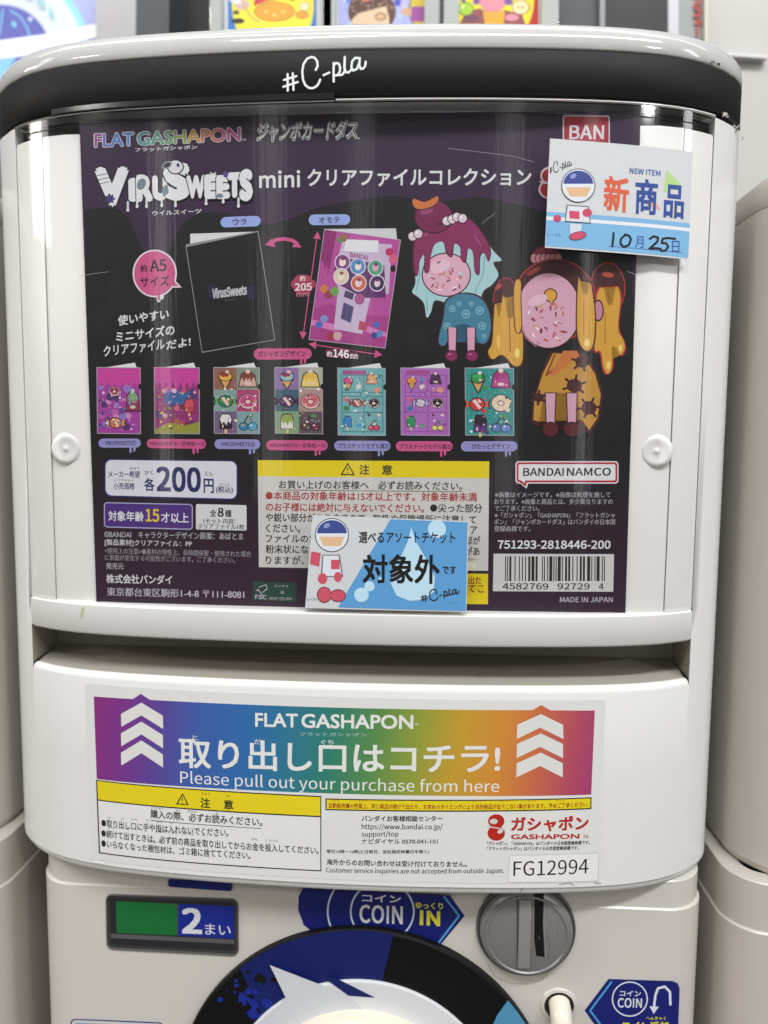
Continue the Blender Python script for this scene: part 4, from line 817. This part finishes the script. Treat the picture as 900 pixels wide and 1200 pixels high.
# makers' block at the right
P = Part(CS)
P.rr([(604, 540.4), (724.8, 540.4), (724.8, 566.8), (604, 566.6)], 4, 'D9D7DA').poly([(606.4, 564), (617, 572.6), (620, 564)], 'D9D7DA').rr([(605.4, 541.8), (723.4, 541.8), (723.4, 565.4), (605.4, 565.2)], 3, 'B02A3C').poly([(608, 564.4), (615.8, 570.4), (617.8, 564)], 'B02A3C').rr([(607.6, 544), (721.2, 544), (721.2, 563), (607.6, 563)], 2, 'DEDCDE').poly([(610, 562), (614.8, 566.6), (615.6, 562)], 'DEDCDE')
P.text('BANDAI', 612.8, 557.8, 660.6, 557.8, 9.4, '16141A', .03).text('NAMCO', 664, 557.8, 715.8, 557.6, 9.6, '16141A', .03); P.build('maker_badge', CARD)
P = Part(CS)
for t_, x0_, x1_, y_ in (('※画像はイメージです。※画像は処理を施して', 580, 715.4, 583.2), ('おります。※画像と商品とは、多少異なりますの', 579, 718, 591.2), ('でご了承ください。', 579.6, 632, 599.2), ('※「ガシャポン」「GASHAPON」「フラットガシャ', 579.6, 720.6, 607.2), ('ポン」「ジャンボカードダス」はバンダイの日本国', 579, 720.6, 615), ('登録商標です。', 579, 621.6, 623)):
    P.text(t_, x0_, y_, x1_, y_, 6.9, 'A8A4AC', .004, res=2)
P.build('trademark_lettering', CARD); P = Part(CS); P.text('751293-2818446-200', 583, 643.2, 715.4, 643.4, 10.2, CW, .022).build('code_lettering', CARD); P = Part(CS); P.text('MADE IN JAPAN', 656, 705.8, 718, 705.8, 6.2, LG, .008); P.build('origin_lettering', CARD)
P = Part(CS); P.poly([(578.4, 648.8), (719.6, 649.4), (718.6, 693.4), (577.6, 692.8)], 'CBC9C8')
L_ = ['0001101', '0100111', '0011001', '0111011', '0010001', '0110111']
EL = {'L': ['0001101', '0011001', '0010011', '0111101', '0100011', '0110001', '0101111', '0111011', '0110111', '0001011'], 'G': ['0100111', '0110011', '0011011', '0100001', '0011101', '0111001', '0000101', '0010001', '0001001', '0010111'], 'R': ['1110010', '1100110', '1101100', '1000010', '1011100', '1001110', '1010000', '1000100', '1001000', '1110100']}
code = '4582769927294'; pat = 'LGLLGG'
bits = '101' + ''.join(EL[p][int(d)] for p, d in zip(pat, code[1:7])) + '01010' + ''.join(EL['R'][int(d)] for d in code[7:]) + '101'
i = 0
while i < len(bits):
    if bits[i] == '1':
        j = i
        while j < len(bits) and bits[j] == '1': j += 1
        xa, xb = 592 + 117 * i / len(bits), 592 + 117 * j / len(bits); P.poly([(xa, 652), (xb, 652), (xb - .2, 681), (xa - .2, 681)], BK); i = j
    else: i += 1
P.text('4582769', 588.6, 690.8, 642.6, 691, 7.6, BK, .008).text('92729', 653, 691, 691, 691, 7.6, BK, .008).text('4', 701.6, 691, 707.4, 691, 7.6, BK, .008); P.build('barcode', CARD)
P = Part(CS); P.rr([(659.4, 134.6), (714.6, 135.4), (714.8, 176), (659.4, 176)], 3, 'D0C8D0').rr([(661, 136.2), (713.2, 137), (713.2, 175), (661, 175)], 2, 'A82838').text('BAN', 666.8, 163.4, 707.8, 163.4, 16.8, 'DCD8DC', .035); P.build('red_badge', CARD)
P = Part(CS); P.ell(646, 206, 13, 11, 'D8C8CC').ell(646, 222, 15, 12, 'D8C8CC').ell(646, 206, 11, 9, 'A82838').ell(646, 222, 13, 10, 'A82838').poly([(632, 212), (646, 213), (646, 216), (634, 215)], 'D8C8CC'); P.build('red_blob_mark', CARD)
# two plain sweets standing in for the printed figures
OUT = '3A1424'
def drips(P, xs_, y0_, w_, ls, col, lw=None):
    for x_, l_ in zip(xs_, ls): P.line([(x_, y0_), (x_, y0_ + l_)], w_, col); P.ell(x_, y0_ + l_, w_ * .55, w_ * .7, col, 12)
P = Part(CS); CY = 'A4CBCE'; MG = '842858'
def sprinkle(P, cx, cy, rx, ry, n, cols, w=1.5):
    for i in range(n):
        a_, r_, t_ = random.uniform(0, 6.28), random.uniform(0, 1) ** .5, random.uniform(0, 3.14); x_, y_ = cx + rx * r_ * math.cos(a_), cy + ry * r_ * math.sin(a_)
        P.line([(x_ - 2 * math.cos(t_), y_ - 2 * math.sin(t_)), (x_ + 2 * math.cos(t_), y_ + 2 * math.sin(t_))], w, random.choice(cols))
def sauce(P, pts, col, out, g=1.6, n=5):
    cx = sum(p[0] for p in pts) / len(pts); cy = sum(p[1] for p in pts) / len(pts)
    P.blob([(x + g * (1 if x > cx else -1), y + g * (1 if y > cy else -1)) for x, y in pts], out, n).blob(pts, col, n)
sauce(P, [(484, 300), (490, 272), (508, 256), (530, 252), (550, 258), (566, 276), (578, 294), (588, 305), (578, 308), (584, 322), (576, 334), (566, 342), (560, 362), (552, 378), (546, 366), (544, 350), (528, 356), (510, 352), (505, 366), (500, 372), (497, 356), (490, 348), (483, 342), (487, 330)], CY, OUT)
for l in ([(490, 300), (492, 322), (488, 340)], [(568, 300), (566, 322), (556, 344)], [(558, 350), (554, 366)], [(500, 350), (501, 364)]): P.line(l, 1, '6C98A4')
P.ell(523, 322, 29, 26, OUT, 32).ell(523, 322, 27.6, 24.6, 'D8A8BC', 32).ell(516, 312, 12, 7, 'E2BACA', 20, rot=-.4); sprinkle(P, 522, 324, 22, 18, 26, ['842858', 'A4CBCE', 'F0E0E4', 'C8703C', '5C1C40'])
sauce(P, [(485, 292), (490, 270), (506, 255), (528, 250), (548, 256), (564, 272), (574, 292), (572, 306), (567, 296), (562, 300), (561, 320), (556, 318), (554, 296), (548, 292), (545, 306), (540, 304), (539, 290), (532, 286), (529, 300), (524, 296), (520, 284), (510, 286), (505, 300), (503, 318), (498, 316), (498, 298), (492, 306), (490, 322), (486, 318)], MG, OUT, 1)
P.line([(498, 276), (512, 264), (530, 260)], 2, 'A8487C').line([(556, 276), (564, 288)], 1.6, 'A8487C')
P.ell(508, 254, 23, 20, OUT, 24).ell(508, 254, 21.4, 18.6, '74204C', 24).ell(500, 247, 8, 4, '92406C', rot=-.3).ell(516, 262, 6, 2.4, '561238', rot=-.2)
sauce(P, [(485, 233), (498, 237), (512, 230), (513, 236), (504, 243), (490, 245), (484, 240)], 'C8703C', OUT, 1, 3)
for x_, y_ in ((483.5, 277), (490, 274), (523.5, 259), (530, 257), (535.5, 254.5), (542, 256)): P.ell(x_, y_, 6, 6, OUT, 16).ell(x_, y_, 5, 5, 'D8C8D0', 16).ell(x_ - 1.5, y_ - 1.5, 1.6, 1.4, 'F0E8EC', 8)
sauce(P, [(524, 352), (520, 372), (514, 400), (522, 404), (529, 386), (540, 380), (554, 384), (562, 402), (572, 398), (575, 376), (566, 352), (544, 344)], '3E7C96', OUT, 1.4, 4)
for x_, y_, r_ in ((530, 362, 4), (546, 368, 5), (562, 364, 5), (565, 382, 4.6), (524, 382, 4), (538, 356, 3), (552, 356, 3), (567, 394, 3)):
    P.ell(x_, y_, r_, r_, '7CB0C0', 14).ell(x_, y_, r_ * .72, r_ * .72, '3E7C96', 12).ell(x_, y_, r_ * .4, r_ * .4, '7CB0C0', 8)
for x_, d_ in ((530, 1), (552, -1)): P.poly([(x_ - 6, 384), (x_ + 6, 384), (x_ + 5, 412), (x_ - 5, 412)], OUT).poly([(x_ - 4.6, 384), (x_ + 4.6, 384), (x_ + 3.8, 411), (x_ - 3.8, 411)], 'D49CB4').ell(x_ - d_, 417, 8, 7, OUT).ell(x_ - d_, 417, 6.6, 5.6, '842058').ell(x_ - d_ - 2, 415, 2.4, 1.4, 'B05088')
P.build('syrup_sweet_picture', CARD)
P = Part(CS); YL = 'D09C38'; BR = '43161A'; OR = 'A82E34'
P.ell(640, 300, 17, 12, BR).ell(640, 300, 15.4, 10.4, '7C2440'); [P.ell(626 + 5.6 * k, 303, 5, 6.4, BR, 14).ell(626 + 5.6 * k, 303, 4, 5.4, 'C8848C', 14) for k in range(6)]
P.ell(712, 338, 21, 31, OR, 24).ell(712, 338, 19.6, 29.6, BR, 24).ell(593, 352, 15, 27, OR, 24).ell(593, 352, 13.8, 25.8, BR, 24)
sauce(P, [(580, 356), (577, 400), (572, 412), (577, 421), (586, 416), (592, 418), (603, 429), (612, 422), (612, 380), (610, 352), (604, 344), (601, 370), (595, 372), (590, 346), (585, 372)], YL, BR)
P.line([(597, 376), (598, 412)], 1.1, '7C4C1C').ell(584, 400, 2, 9, 'E8BC58', 12).ell(606, 414, 3, 6, 'E8D070', 12)
sauce(P, [(700, 345), (696, 385), (697, 410), (704, 412), (707, 430), (712, 438), (717, 430), (717, 408), (722, 408), (727, 416), (732, 408), (730, 398), (724, 384), (727, 350), (722, 336), (718, 355), (712, 356), (707, 338)], YL, OR)
P.ell(713, 428, 2.4, 5, 'E8D070', 12).ell(727, 408, 2, 4, 'E8D070', 12).line([(709, 366), (709, 402)], 1.1, '9C6C24')
P.ell(650, 352, 49, 49, OR, 44).ell(650, 352, 47.4, 47.4, BR, 44).ell(643, 364, 38, 45, BR, 40).ell(643, 364, 36.6, 43.6, 'D0A0B4', 40)
P.ell(701, 364, 6.5, 13, BR).ell(701, 364, 5, 11, 'C07C94')
sauce(P, [(678, 326), (676, 372), (678, 399), (687, 411), (695, 403), (697, 370), (692, 332), (688, 344), (683, 344)], YL, BR)
P.ell(688, 402, 3.4, 5, 'E8D070', 12).line([(684, 352), (684, 392)], 1.1, '9C6C24').ell(625, 318, 9, 3, '8C3838', rot=-.5).ell(584, 336, 5, 2.4, 'A84840', rot=-.6).ell(712, 322, 7, 3, 'B84840', rot=.2)
sauce(P, [(604, 330), (602, 350), (604, 384), (608, 390), (611, 380), (610, 352), (610, 330)], YL, BR, 1)
for x_, y_ in ((645, 346),): P.ell(x_, y_, 8.2, 8.2, BR, 18).poly([(x_ - 4, y_ + 3), (x_ + 5, y_ + 3), (x_ + 1.5, y_ + 13)], BR).ell(x_, y_, 6.8, 6.8, YL, 18).poly([(x_ - 3, y_ + 3), (x_ + 4, y_ + 3), (x_ + 1.2, y_ + 11)], YL)
sprinkle(P, 641, 378, 26, 26, 34, ['A83C28', 'C86838', 'F0DCE0', '6C1C28', 'D09C38', 'B87090'], 1.8)
P.ell(630, 352, 12, 6, 'DCB4C6', 20, rot=-.4).line([(612, 380), (616, 396), (628, 406)], 1.2, 'B07088')
P.poly([(644, 412), (634, 436), (624, 470), (622, 496), (632, 500), (634, 462), (672, 462), (678, 496), (690, 508), (702, 494), (707, 462), (700, 436), (684, 414)], BR).poly([(648, 414), (636, 438), (626, 470), (625, 492), (631, 494), (638, 460), (674, 461), (682, 492), (690, 504), (700, 490), (704, 462), (697, 438), (682, 416)], 'BC8A34')
P.line([(650, 416), (640, 440), (668, 418)], 2, '8C3C20').poly([(660, 411), (676, 411), (682, 424), (676, 418), (650, 440), (644, 440)], 'C07038')
for x_, y_, r_ in ((682, 424, 8), (673, 452, 9), (690, 478, 9), (631, 466, 6)):
    P.ell(x_, y_, r_, r_ * .9, BR, 16)
    for k in range(6): a_ = k * 1.05 + x_; P.line([(x_, y_), (x_ + r_ * 1.5 * math.cos(a_), y_ + r_ * 1.35 * math.sin(a_))], 2.8, BR)
for x_ in (645, 670): P.poly([(x_ - 7, 460), (x_ + 7, 460), (x_ + 5.6, 500), (x_ - 5.6, 500)], BR).poly([(x_ - 5.6, 461), (x_ + 5.6, 461), (x_ + 4.4, 498), (x_ - 4.4, 498)], 'CC9CB0').ell(x_, 503, 9.6, 9, BR).ell(x_, 503.6, 8, 7.4, '541820')
P.build('honey_pudding_picture', CARD)

# ================================================================== paper notices taped to the cover
def notice(name, label, cat, q, surf, paper='D0D2D4', th=.0003):
    r = thing(name, label, cat, (surf.xz(*q[3])[0], surf.f(surf.xz(*q[3])[0]), surf.xz(*q[3])[1]))
    P = Part(surf); P.poly(q, paper, off=0); 
    # give the paper thickness: a back face and edges
    c = [surf.xz(*p) for p in q]; n = len(P.v)
    g = G(); N = 10
    for a, b in zip(c, c[1:] + c[:1]):
        pts = [(a[0] + (b[0] - a[0]) * i / N, a[1] + (b[1] - a[1]) * i / N) for i in range(N + 1)]
        g.grid([[(x, surf.f(x), z) for x, z in pts], [(x, surf.f(x) + th, z) for x, z in pts]])
    P.extra = g
    P.build('paper', r); return r
x1, x2 = (Surf(s_head).xz(*p)[0] for p in ((660, 230), (812, 240)))
xm = x1 + (x2 - x1) * .35
def s_st1(x):
    tg = s_head(xm) + fslope(xm - XC) * (x - xm); return .5 * tg + .5 * s_head(x) - .0011
N1 = Surf(s_st1); q1 = [(644.6, 162.2), (812, 178.2), (806.2, 304.4), (638.6, 290.2)]
NI = notice('new_item_notice', 'white and pale blue paper notice with a handwritten date, top right', 'paper notice', q1, N1)
N1.base = .00005
P = Part(N1)
P.poly([(640.4, 248), (808.6, 262), (806.4, 302.4), (639.4, 288.4)], '7CB4DC').poly([(640.3, 253.6), (808.3, 267.4), (808.1, 271.4), (640.1, 257.6)], 'E4E6E8').line([(712, 288.6), (800, 296.4)], .8, '3C5CA0', False); P.build('blue_band', NI)
P = Part(N1)
P.poly([(781, 199), (799.6, 217.8), (777.8, 225.6)], 'B4D488').poly([(762, 226), (774, 246), (758, 240)], 'E8A090').poly([(790, 240), (800, 252), (788, 254)], 'E8E080')
P.text('NEW ITEM', 737.6, 203.2, 774, 206.6, 6.6, '3C5CA0', .02).text('新', 706.6, 247, 736.6, 250, 42, 'D8603C', .045).text('商', 743, 251, 770, 253, 42.6, '2C4C98', .045).text('品', 777, 255, 801, 257.4, 40, '2C4C98', .045)
P.build('heading_lettering', NI); P = Part(N1)
P.text('月', 743.8, 290.4, 754, 291, 14, '3458A0', .02).text('日', 787, 296, 796, 296.6, 14, '3458A0', .02).build('date_lettering', NI); P = Part(N1); P.text('シープラ', 641.4, 277, 657, 278.4, 4.6, '5878A8', .01)
P.build('notice_lettering', NI)
P = Part(N1); cpla(P, lambda x, y: (643 + (x - 170) * .0458, 170 + y * .058 - (x - 170) * .0, )if False else (645 + max(x - 150, 0) * .041, 183.5 + y * .05), .8, '2A2A30'); P.build('script_lettering', NI)
P = Part(N1); MK = '101014'
P.line([(719, 273), (718.4, 282), (717.4, 289)], 2.6, MK).line([(733, 275), (727.6, 280), (727, 286), (731, 289.6), (737, 287), (739.4, 280.6), (737, 276), (732, 275)], 2.6, MK)
P.line([(761.4, 280), (766, 277), (771, 278.4), (770.4, 283), (763, 290), (761, 291.4), (768, 291), (774, 291.6)], 2.7, MK).line([(776.6, 279.6), (775.4, 285), (780.4, 285), (783, 289), (780, 293.6), (774.6, 294)], 2.6, MK).line([(776.6, 279.6), (784, 279), (791, 280)], 2.6, MK)
P.build('handwriting', NI)
def capsule(P, cx, cy, s, tilt=0):
    """a plain toy capsule in place of the printed mascot"""
    O = '3C3C50'; P.ell(cx, cy, 20 * s, 20 * s, O, 32).ell(cx, cy, 19 * s, 19 * s, 'DDE2EA', 32)
    P.poly([(cx + 17.5 * s * math.cos(math.radians(a_)), cy - 2 * s + 15.5 * s * -math.sin(math.radians(a_))) for a_ in range(0, 181, 12)], '3C4C90').ell(cx - 6 * s, cy - 11 * s, 4 * s, 2.6 * s, '8C98CC', rot=-.5).poly([(cx - 15 * s, cy + 2 * s), (cx + 15 * s, cy + 2 * s), (cx + 10 * s, cy + 13 * s), (cx - 10 * s, cy + 13 * s)], 'E0B890')
P = Part(N1); capsule(P, 677.6, 217.6, 1.0); P.poly([(664, 240), (690, 242), (692, 262), (662, 260)], '44445A').poly([(665, 241), (689, 243), (691, 261), (663, 259)], 'DADEE4').poly([(667, 247), (679, 248), (679, 257), (667, 256)], 'D04C6C').ell(653, 256, 4.6, 4.2, 'C84868').ell(688, 249.6, 5.6, 5, 'C84868').poly([(668, 262), (682, 263), (680, 274), (668, 274)], 'D4D8E0').ell(677, 276.4, 10.4, 5, '44445A', rot=-.2).ell(677, 276.4, 9.4, 4.2, 'D04C6C', rot=-.2); P.build('toy_capsule_picture', NI)

N2 = Surf(lambda x: s_head(x) - .0010); q2 = [(366.2, 603.6), (549.4, 614.4 - 3.6), (546.6, 717.2), (357.6, 712.4)]
NO = notice('ticket_notice', 'white and blue paper notice with a big water drop', 'paper notice', q2, N2, 'CDD0D2')
N2.base = .00005
P = Part(N2); P.poly([(457.6, 608.4), (548, 612), (545.8, 716.2), (396, 711.8)], '5C9CD0'); P.build('blue_field', NO)
P = Part(N2); DP = 'BCDCEC'
P.poly([(482, 618), (487, 634), (500, 656), (510, 676), (508, 694), (496, 703), (480, 704), (465, 698), (458, 684), (461, 668), (470, 652), (478, 634)], DP).ell(512, 620, 10.6, 10.4, DP, 24).ell(423.6, 697, 8.6, 8.4, DP, 20).ell(433, 687, 6, 6, DP, 18).ell(447, 680, 4, 4, DP, 14); P.build('water_drop_print', NO)
P = Part(N2); P.text('選べるアソートチケット', 420.6, 636.4, 533.4, 636.8, 13.4, BK, .025).text('対象外', 424.6, 684, 515.4, 684.6, 35, '1C1A18', .04).build('heading_lettering', NO)
P = Part(N2); P.text('です', 518, 672.6, 534.6, 672.8, 9.8, BK, .02).build('ending_lettering', NO); P = Part(N2); P.text('シープラ', 360, 704.4, 371.4, 704.8, 4, '6A6A70', .01).build('name_lettering', NO); P = Part(N2); P.text('シープラ', 526, 707.4, 536, 707.8, 2.6, '40607C'); P.build('notice_lettering', NO)
P = Part(N2); cpla(P, lambda x, y: (493 + (x - 80) * .0665, 684.4 + y * .052), 1.5, '2A2A30'); P.build('script_lettering', NO)
P = Part(N2); capsule(P, 389, 627, 1.0); P.poly([(378, 650), (398, 650), (402, 676), (376, 676)], '44445A').poly([(379, 651), (397, 651), (400.6, 675), (377.4, 675)], 'DADEE4').poly([(388, 656), (398, 656), (398, 667), (388, 667)], 'C85468').poly([(365, 646), (376, 648), (374, 664), (363, 661)], 'C85468').ell(378, 678, 5.6, 6.4, 'C85468').ell(396, 676, 4.6, 6, 'C85468').ell(380, 697, 8.6, 9.6, '5A2C3C').ell(396, 698, 9.6, 7.6, '5A2C3C').ell(380, 697, 7.6, 8.6, 'C85468').ell(396, 698, 8.6, 6.6, 'C85468'); P.build('toy_capsule_picture', NO)

# ================================================================== the machines on either side
NL = thing('capsule_vending_machine', 'plain white vending machine cut off by the left edge', 'vending machine', (XC - .369, .41, -.434), 'vending machines either side of the centre one')
machine(XC - .369, NL, False)
for c0 in NL.children: c0.data.transform(Matrix.Translation((0, 0, 0)))
NRt = NL.copy(); S.collection.objects.link(NRt); NRt.location.x = XC + .369
NRt['label'] = 'plain white vending machine cut off by the right edge'
for c0 in list(NL.children):
    c1 = c0.copy(); S.collection.objects.link(c1); c1.parent = NRt

# ================================================================== things behind and above
def plane_surf(d, base=.0): return Surf(lambda x: d, True, base=base, step=8e-6)
def slab(q, d, th, name, mat, parent=None):
    """an upright slab standing at depth d with thickness th"""
    s = plane_surf(d); c = [s.xz(*p) for p in q]; g = G()
    f = [(x, d, z) for x, z in c]; b = [(x, d + th, z) for x, z in c]; g.ngon(f); g.ngon(b[::-1])
    for i in range(4): g.quad(f[i], f[(i + 1) % 4], b[(i + 1) % 4], b[i])
    return g.make(name, mat, parent, 20)
def bthing(name, label, cat, px, py, d, group=None):
    s = plane_surf(d).xz(px, py); return thing(name, label, cat, (s[0], d, s[1]), group)
# shelf carrying them
SH = bthing('shelf', 'pale shelf hidden behind the lid that carries the framed cards', 'shelf', 450, 130, .56)
g = G(); g.box(-.30, .19, .54, .78, .205, .215, .002); g.make('board', plastic('shelf_board', (.5, .5, .5), .4), SH, 20)
g = G(); 
for x_ in (-.27, .16): g = G(); g.box(x_ - .015, x_ + .015, .70, .73, -.452, .205); g.make('support', GREYP, SH, 20)
# blue poster screen
PO = bthing('poster', 'bright blue and white drink poster with a round badge at the upper left', 'poster', 60, 110, .8)
PBL = plastic('poster_blue', (.42, .46, .80), .25)
slab([(-260, -160), (116, -160), (112, 150), (-260, 170)], .8, .01, 'sheet', PBL, PO)
P = Part(plane_surf(.8, .001))
P.ell(5, 60, 100, 98, '9AD8DC', 48).ell(5, 60, 92, 90, 'D6DCE8', 48).ell(2, 60, 57, 54, '6468B4', 40)
P.line([(4, 12), (0, 40)], 1.6, '86CCE4').line([(13, 13), (24, 20), (32, 32), (36, 44)], 1.6, '86CCE4').ell(17, 29, 2.6, 4, '86CCE4', 12, rot=-.4).ell(36, 23, 2.4, 2.6, 'C8E4EC', 8)
P.poly([(-60, 52), (2, 48), (60, 40), (116, 28), (116, 44), (60, 56), (30, 66), (-60, 76)], 'FCFCFF').poly([(-60, 76), (20, 68), (10, 82), (0, 100), (-60, 110)], '8CC8E4')
P.build('badge_print', PO)
P = Part(plane_surf(.8, .004))
for i, ch in enumerate('O.SODA'):
    a_ = math.radians(-108 + i * 15); cx_, cy_ = 3 + 71 * math.cos(a_), 61 + 68 * math.sin(a_); tx, ty = -math.sin(a_), math.cos(a_); w_ = 5.5 if ch != '.' else 1.5
    P.text(ch, cx_ - tx * w_, cy_ - ty * w_, cx_ + tx * w_, cy_ + ty * w_, 13, '7CC8D0', .03)
P.build('badge_lettering', PO)
slab([(112, -160), (164, -160), (160, 150), (112, 150)], .78, .03, 'panel', plastic('pale_grey_panel', (.46, .45, .46), .3, .02), bthing('panel', 'pale grey panel beside the blue poster', 'panel', 136, 120, .78))
FRM = bthing('display_rack', 'dark grey display frame around the black back of the cards', 'display rack', 450, 90, .62)
slab([(161, -160), (200, -160), (197, 130), (158, 130)], .64, .05, 'post', GREYP, FRM)
slab([(655, -160), (706, -160), (706, 130), (655, 130)], .64, .05, 'post', GREYP, FRM)
slab([(196, -160), (705, -160), (705, 130), (196, 130)], .68, .01, 'back', DARK, FRM)
slab([(703, -160), (709, -160), (709, 130), (703, 130)], .635, .05, 'edge_strip', plastic('silver_strip', (.30, .31, .32), .3), FRM)
slab([(709, -160), (783, -160), (783, 150), (709, 150)], .66, .02, 'side_board', plastic('near_black_board', (.010, .010, .012), .5), FRM)
def card(x0_, x1_, lab, border, drawf, y=-120):
    t_ = bthing('framed_card', lab, 'trading card', (x0_ + x1_) / 2, 60, .60, 'trading cards standing in clear frames')
    slab([(x0_, y), (x1_, y), (x1_, 60), (x0_, 60)], .60, .002, 'card', ink('DCDEE0', .3), t_)
    P = Part(plane_surf(.60, .0005)); P.poly([(x0_ + 4.5, y + 6), (x1_ - 4.5, y + 6), (x1_ - 4.5, 60), (x0_ + 4.5, 60)], border); drawf(P); P.build('card_print', t_)
    for xa, xb in ((x0_ - 18, x0_ - 3), (x1_ + 3, x1_ + 18)):
        a = plane_surf(.59).xz(xa, y); b = plane_surf(.59).xz(xb, 60); P = G(); P.box(a[0], b[0], .588, .606, b[1], a[1], .001); P.make('frame_side', ACR, t_, 20)
def d1(P):
    P.ell(320, 6, 48, 62, 'F0E040', 40).ell(322, 14, 24, 12, '6C5030', 30).ell(322, 14, 23, 11, 'E09C38', 30).poly([(297, 8), (300, -10), (340, -14), (346, 2), (330, -1), (312, 2)], 'C83C48').ell(284, 6, 9, 6, 'C8B0A8').ell(279, 25, 8, 3.4, '3C3430').ell(357, 8, 6, 6, '9C7450').ell(357, 8, 5, 5, 'F0DCB0').ell(354, 18, 8, 5, '9C7450').ell(354, 18, 7, 4, 'E09C38').line([(286, 8), (296, 22), (304, 26)], 2.4, 'D8A060').ell(275, 0, 9, 4, 'E8DCE0', rot=.5).ell(277, 15, 4, 2.6, '5C4C40')
    for x_, y_ in ((312, 14), (332, 14), (322, 18)): P.ell(x_, y_, 2.6, 1.4, 'F4C870', 10)
def d2(P):
    for i in range(60): P.poly([(random.uniform(398, 514), random.uniform(-20, 30)) for _ in range(3)][:1] * 0 or [(x_ + dx, y_ + dy) for x_, y_ in [(random.uniform(400, 508), random.uniform(-20, 28))] for dx, dy in ((0, 0), (random.uniform(2, 8), 2), (1, random.uniform(3, 8)))], random.choice(['7C8CE0', '9CA4E8', 'B0D0E8', '6C78D0', 'C8B0E0']))
    P.ell(436, 14, 28, 26, '5A3C30', 30).ell(428, -4, 8, 7, 'B05040')
    for i in range(90):
        a_, r_ = random.uniform(0, 6.28), random.uniform(0, 1) ** .5; P.ell(436 + 25 * r_ * math.cos(a_), 12 + 23 * r_ * math.sin(a_), 1, .6, 'D0B098', 6)
    P.poly([(412, 24), (420, 16), (436, 12), (452, 8), (456, 20), (456, 30), (412, 30)], 'D8BC9C').ell(446, 20, 7, 5, '8C6C54').ell(446, 20, 5, 3.4, 'C8A880')
    P.ell(492, 12, 13, 22, '3C3C40', 24).ell(492, 12, 11.6, 20.6, 'D8C03C', 24).poly([(482, 8), (502, 8), (503, 26), (482, 26)], 'A0509C').ell(476, 14, 6, 5, 'C8A080').ell(466, 2, 4, 6, '4C54B0')
def d3(P):
    P.ell(576, 0, 50, 56, 'E8DC30', 40).poly([(560, -6), (592, -6), (592, 8), (584, 15), (570, 15), (562, 6)], 'D87C8C').ell(577, 4, 13, 9, 'E08C98').poly([(546, 14), (562, 10), (576, 18), (592, 12), (612, 18), (616, 30), (538, 30)], '8C4C4C').poly([(566, 14), (592, 14), (590, 30), (568, 30)], 'E0A030')
    P.ell(546, 11, 9.4, 8, '4C6030', 24).ell(546, 11, 8.4, 7, 'A4CC40', 24).ell(542, 8, 2.4, 3, 'DCEC90', 10).ell(543, 1, 2.6, 3, '6C5C88').ell(610, 9, 10.6, 9, '8C4030', 24).ell(610, 9, 9.4, 7.8, 'F0DCA8', 24).ell(607, 9, 1.2, 1.6, '6C5030').ell(612, 9, 1.2, 1.6, '6C5030').ell(552, 22, 9, 4, '704458').ell(600, 21, 8, 4, 'D88C9C').ell(596, 2, 5, 5, '784C98').ell(558, 2, 4, 4, '784C98')
card(263, 375, 'leftmost framed card, blue border with yellow oval', '3C7CC8', d1)
card(393, 519, 'middle framed card, sparkling lilac with brown dome shape', 'A8AEE0', d2)
card(517, 635, 'rightmost framed card, red border with yellow oval and apples', 'C83434', d3)
CAS = bthing('display_case', 'white display case with red lettering on its edge at the upper right', 'display case', 850, 100, .7)
slab([(782, -160), (795, -160), (795, 170), (782, 170)], .70, .06, 'post', plastic('white_post', (.72, .72, .74), .3), CAS)
slab([(795, -160), (828, -160), (828, 700), (795, 700)], .72, .04, 'edge_panel', plastic('grey_edge', (.34, .35, .345), .3), CAS)
slab([(828, -160), (980, -160), (980, 700), (828, 700)], .73, .04, 'side_panel', plastic('warm_white_panel', (.52, .51, .48), .3), CAS)
slab([(826, -160), (829, -160), (829, 200), (826, 200)], .715, .01, 'seam_strip', plastic('cream_strip', (.72, .68, .55), .4), CAS)
slab([(852, 62), (900, 65), (900, 68), (852, 65)], .722, .007, 'shelf_line', plastic('white_strip', (.72, .72, .70), .4), CAS)
P = Part(plane_surf(.72, .002))
for t_, a_, b_, yy in (('S', 811, 821, 22), ('T', 812, 821, 45), ('E', 811, 820, -2)):
    P.text(t_, a_, yy, b_, yy, 20, 'B83420', .04)
P.build('red_lettering', CAS)
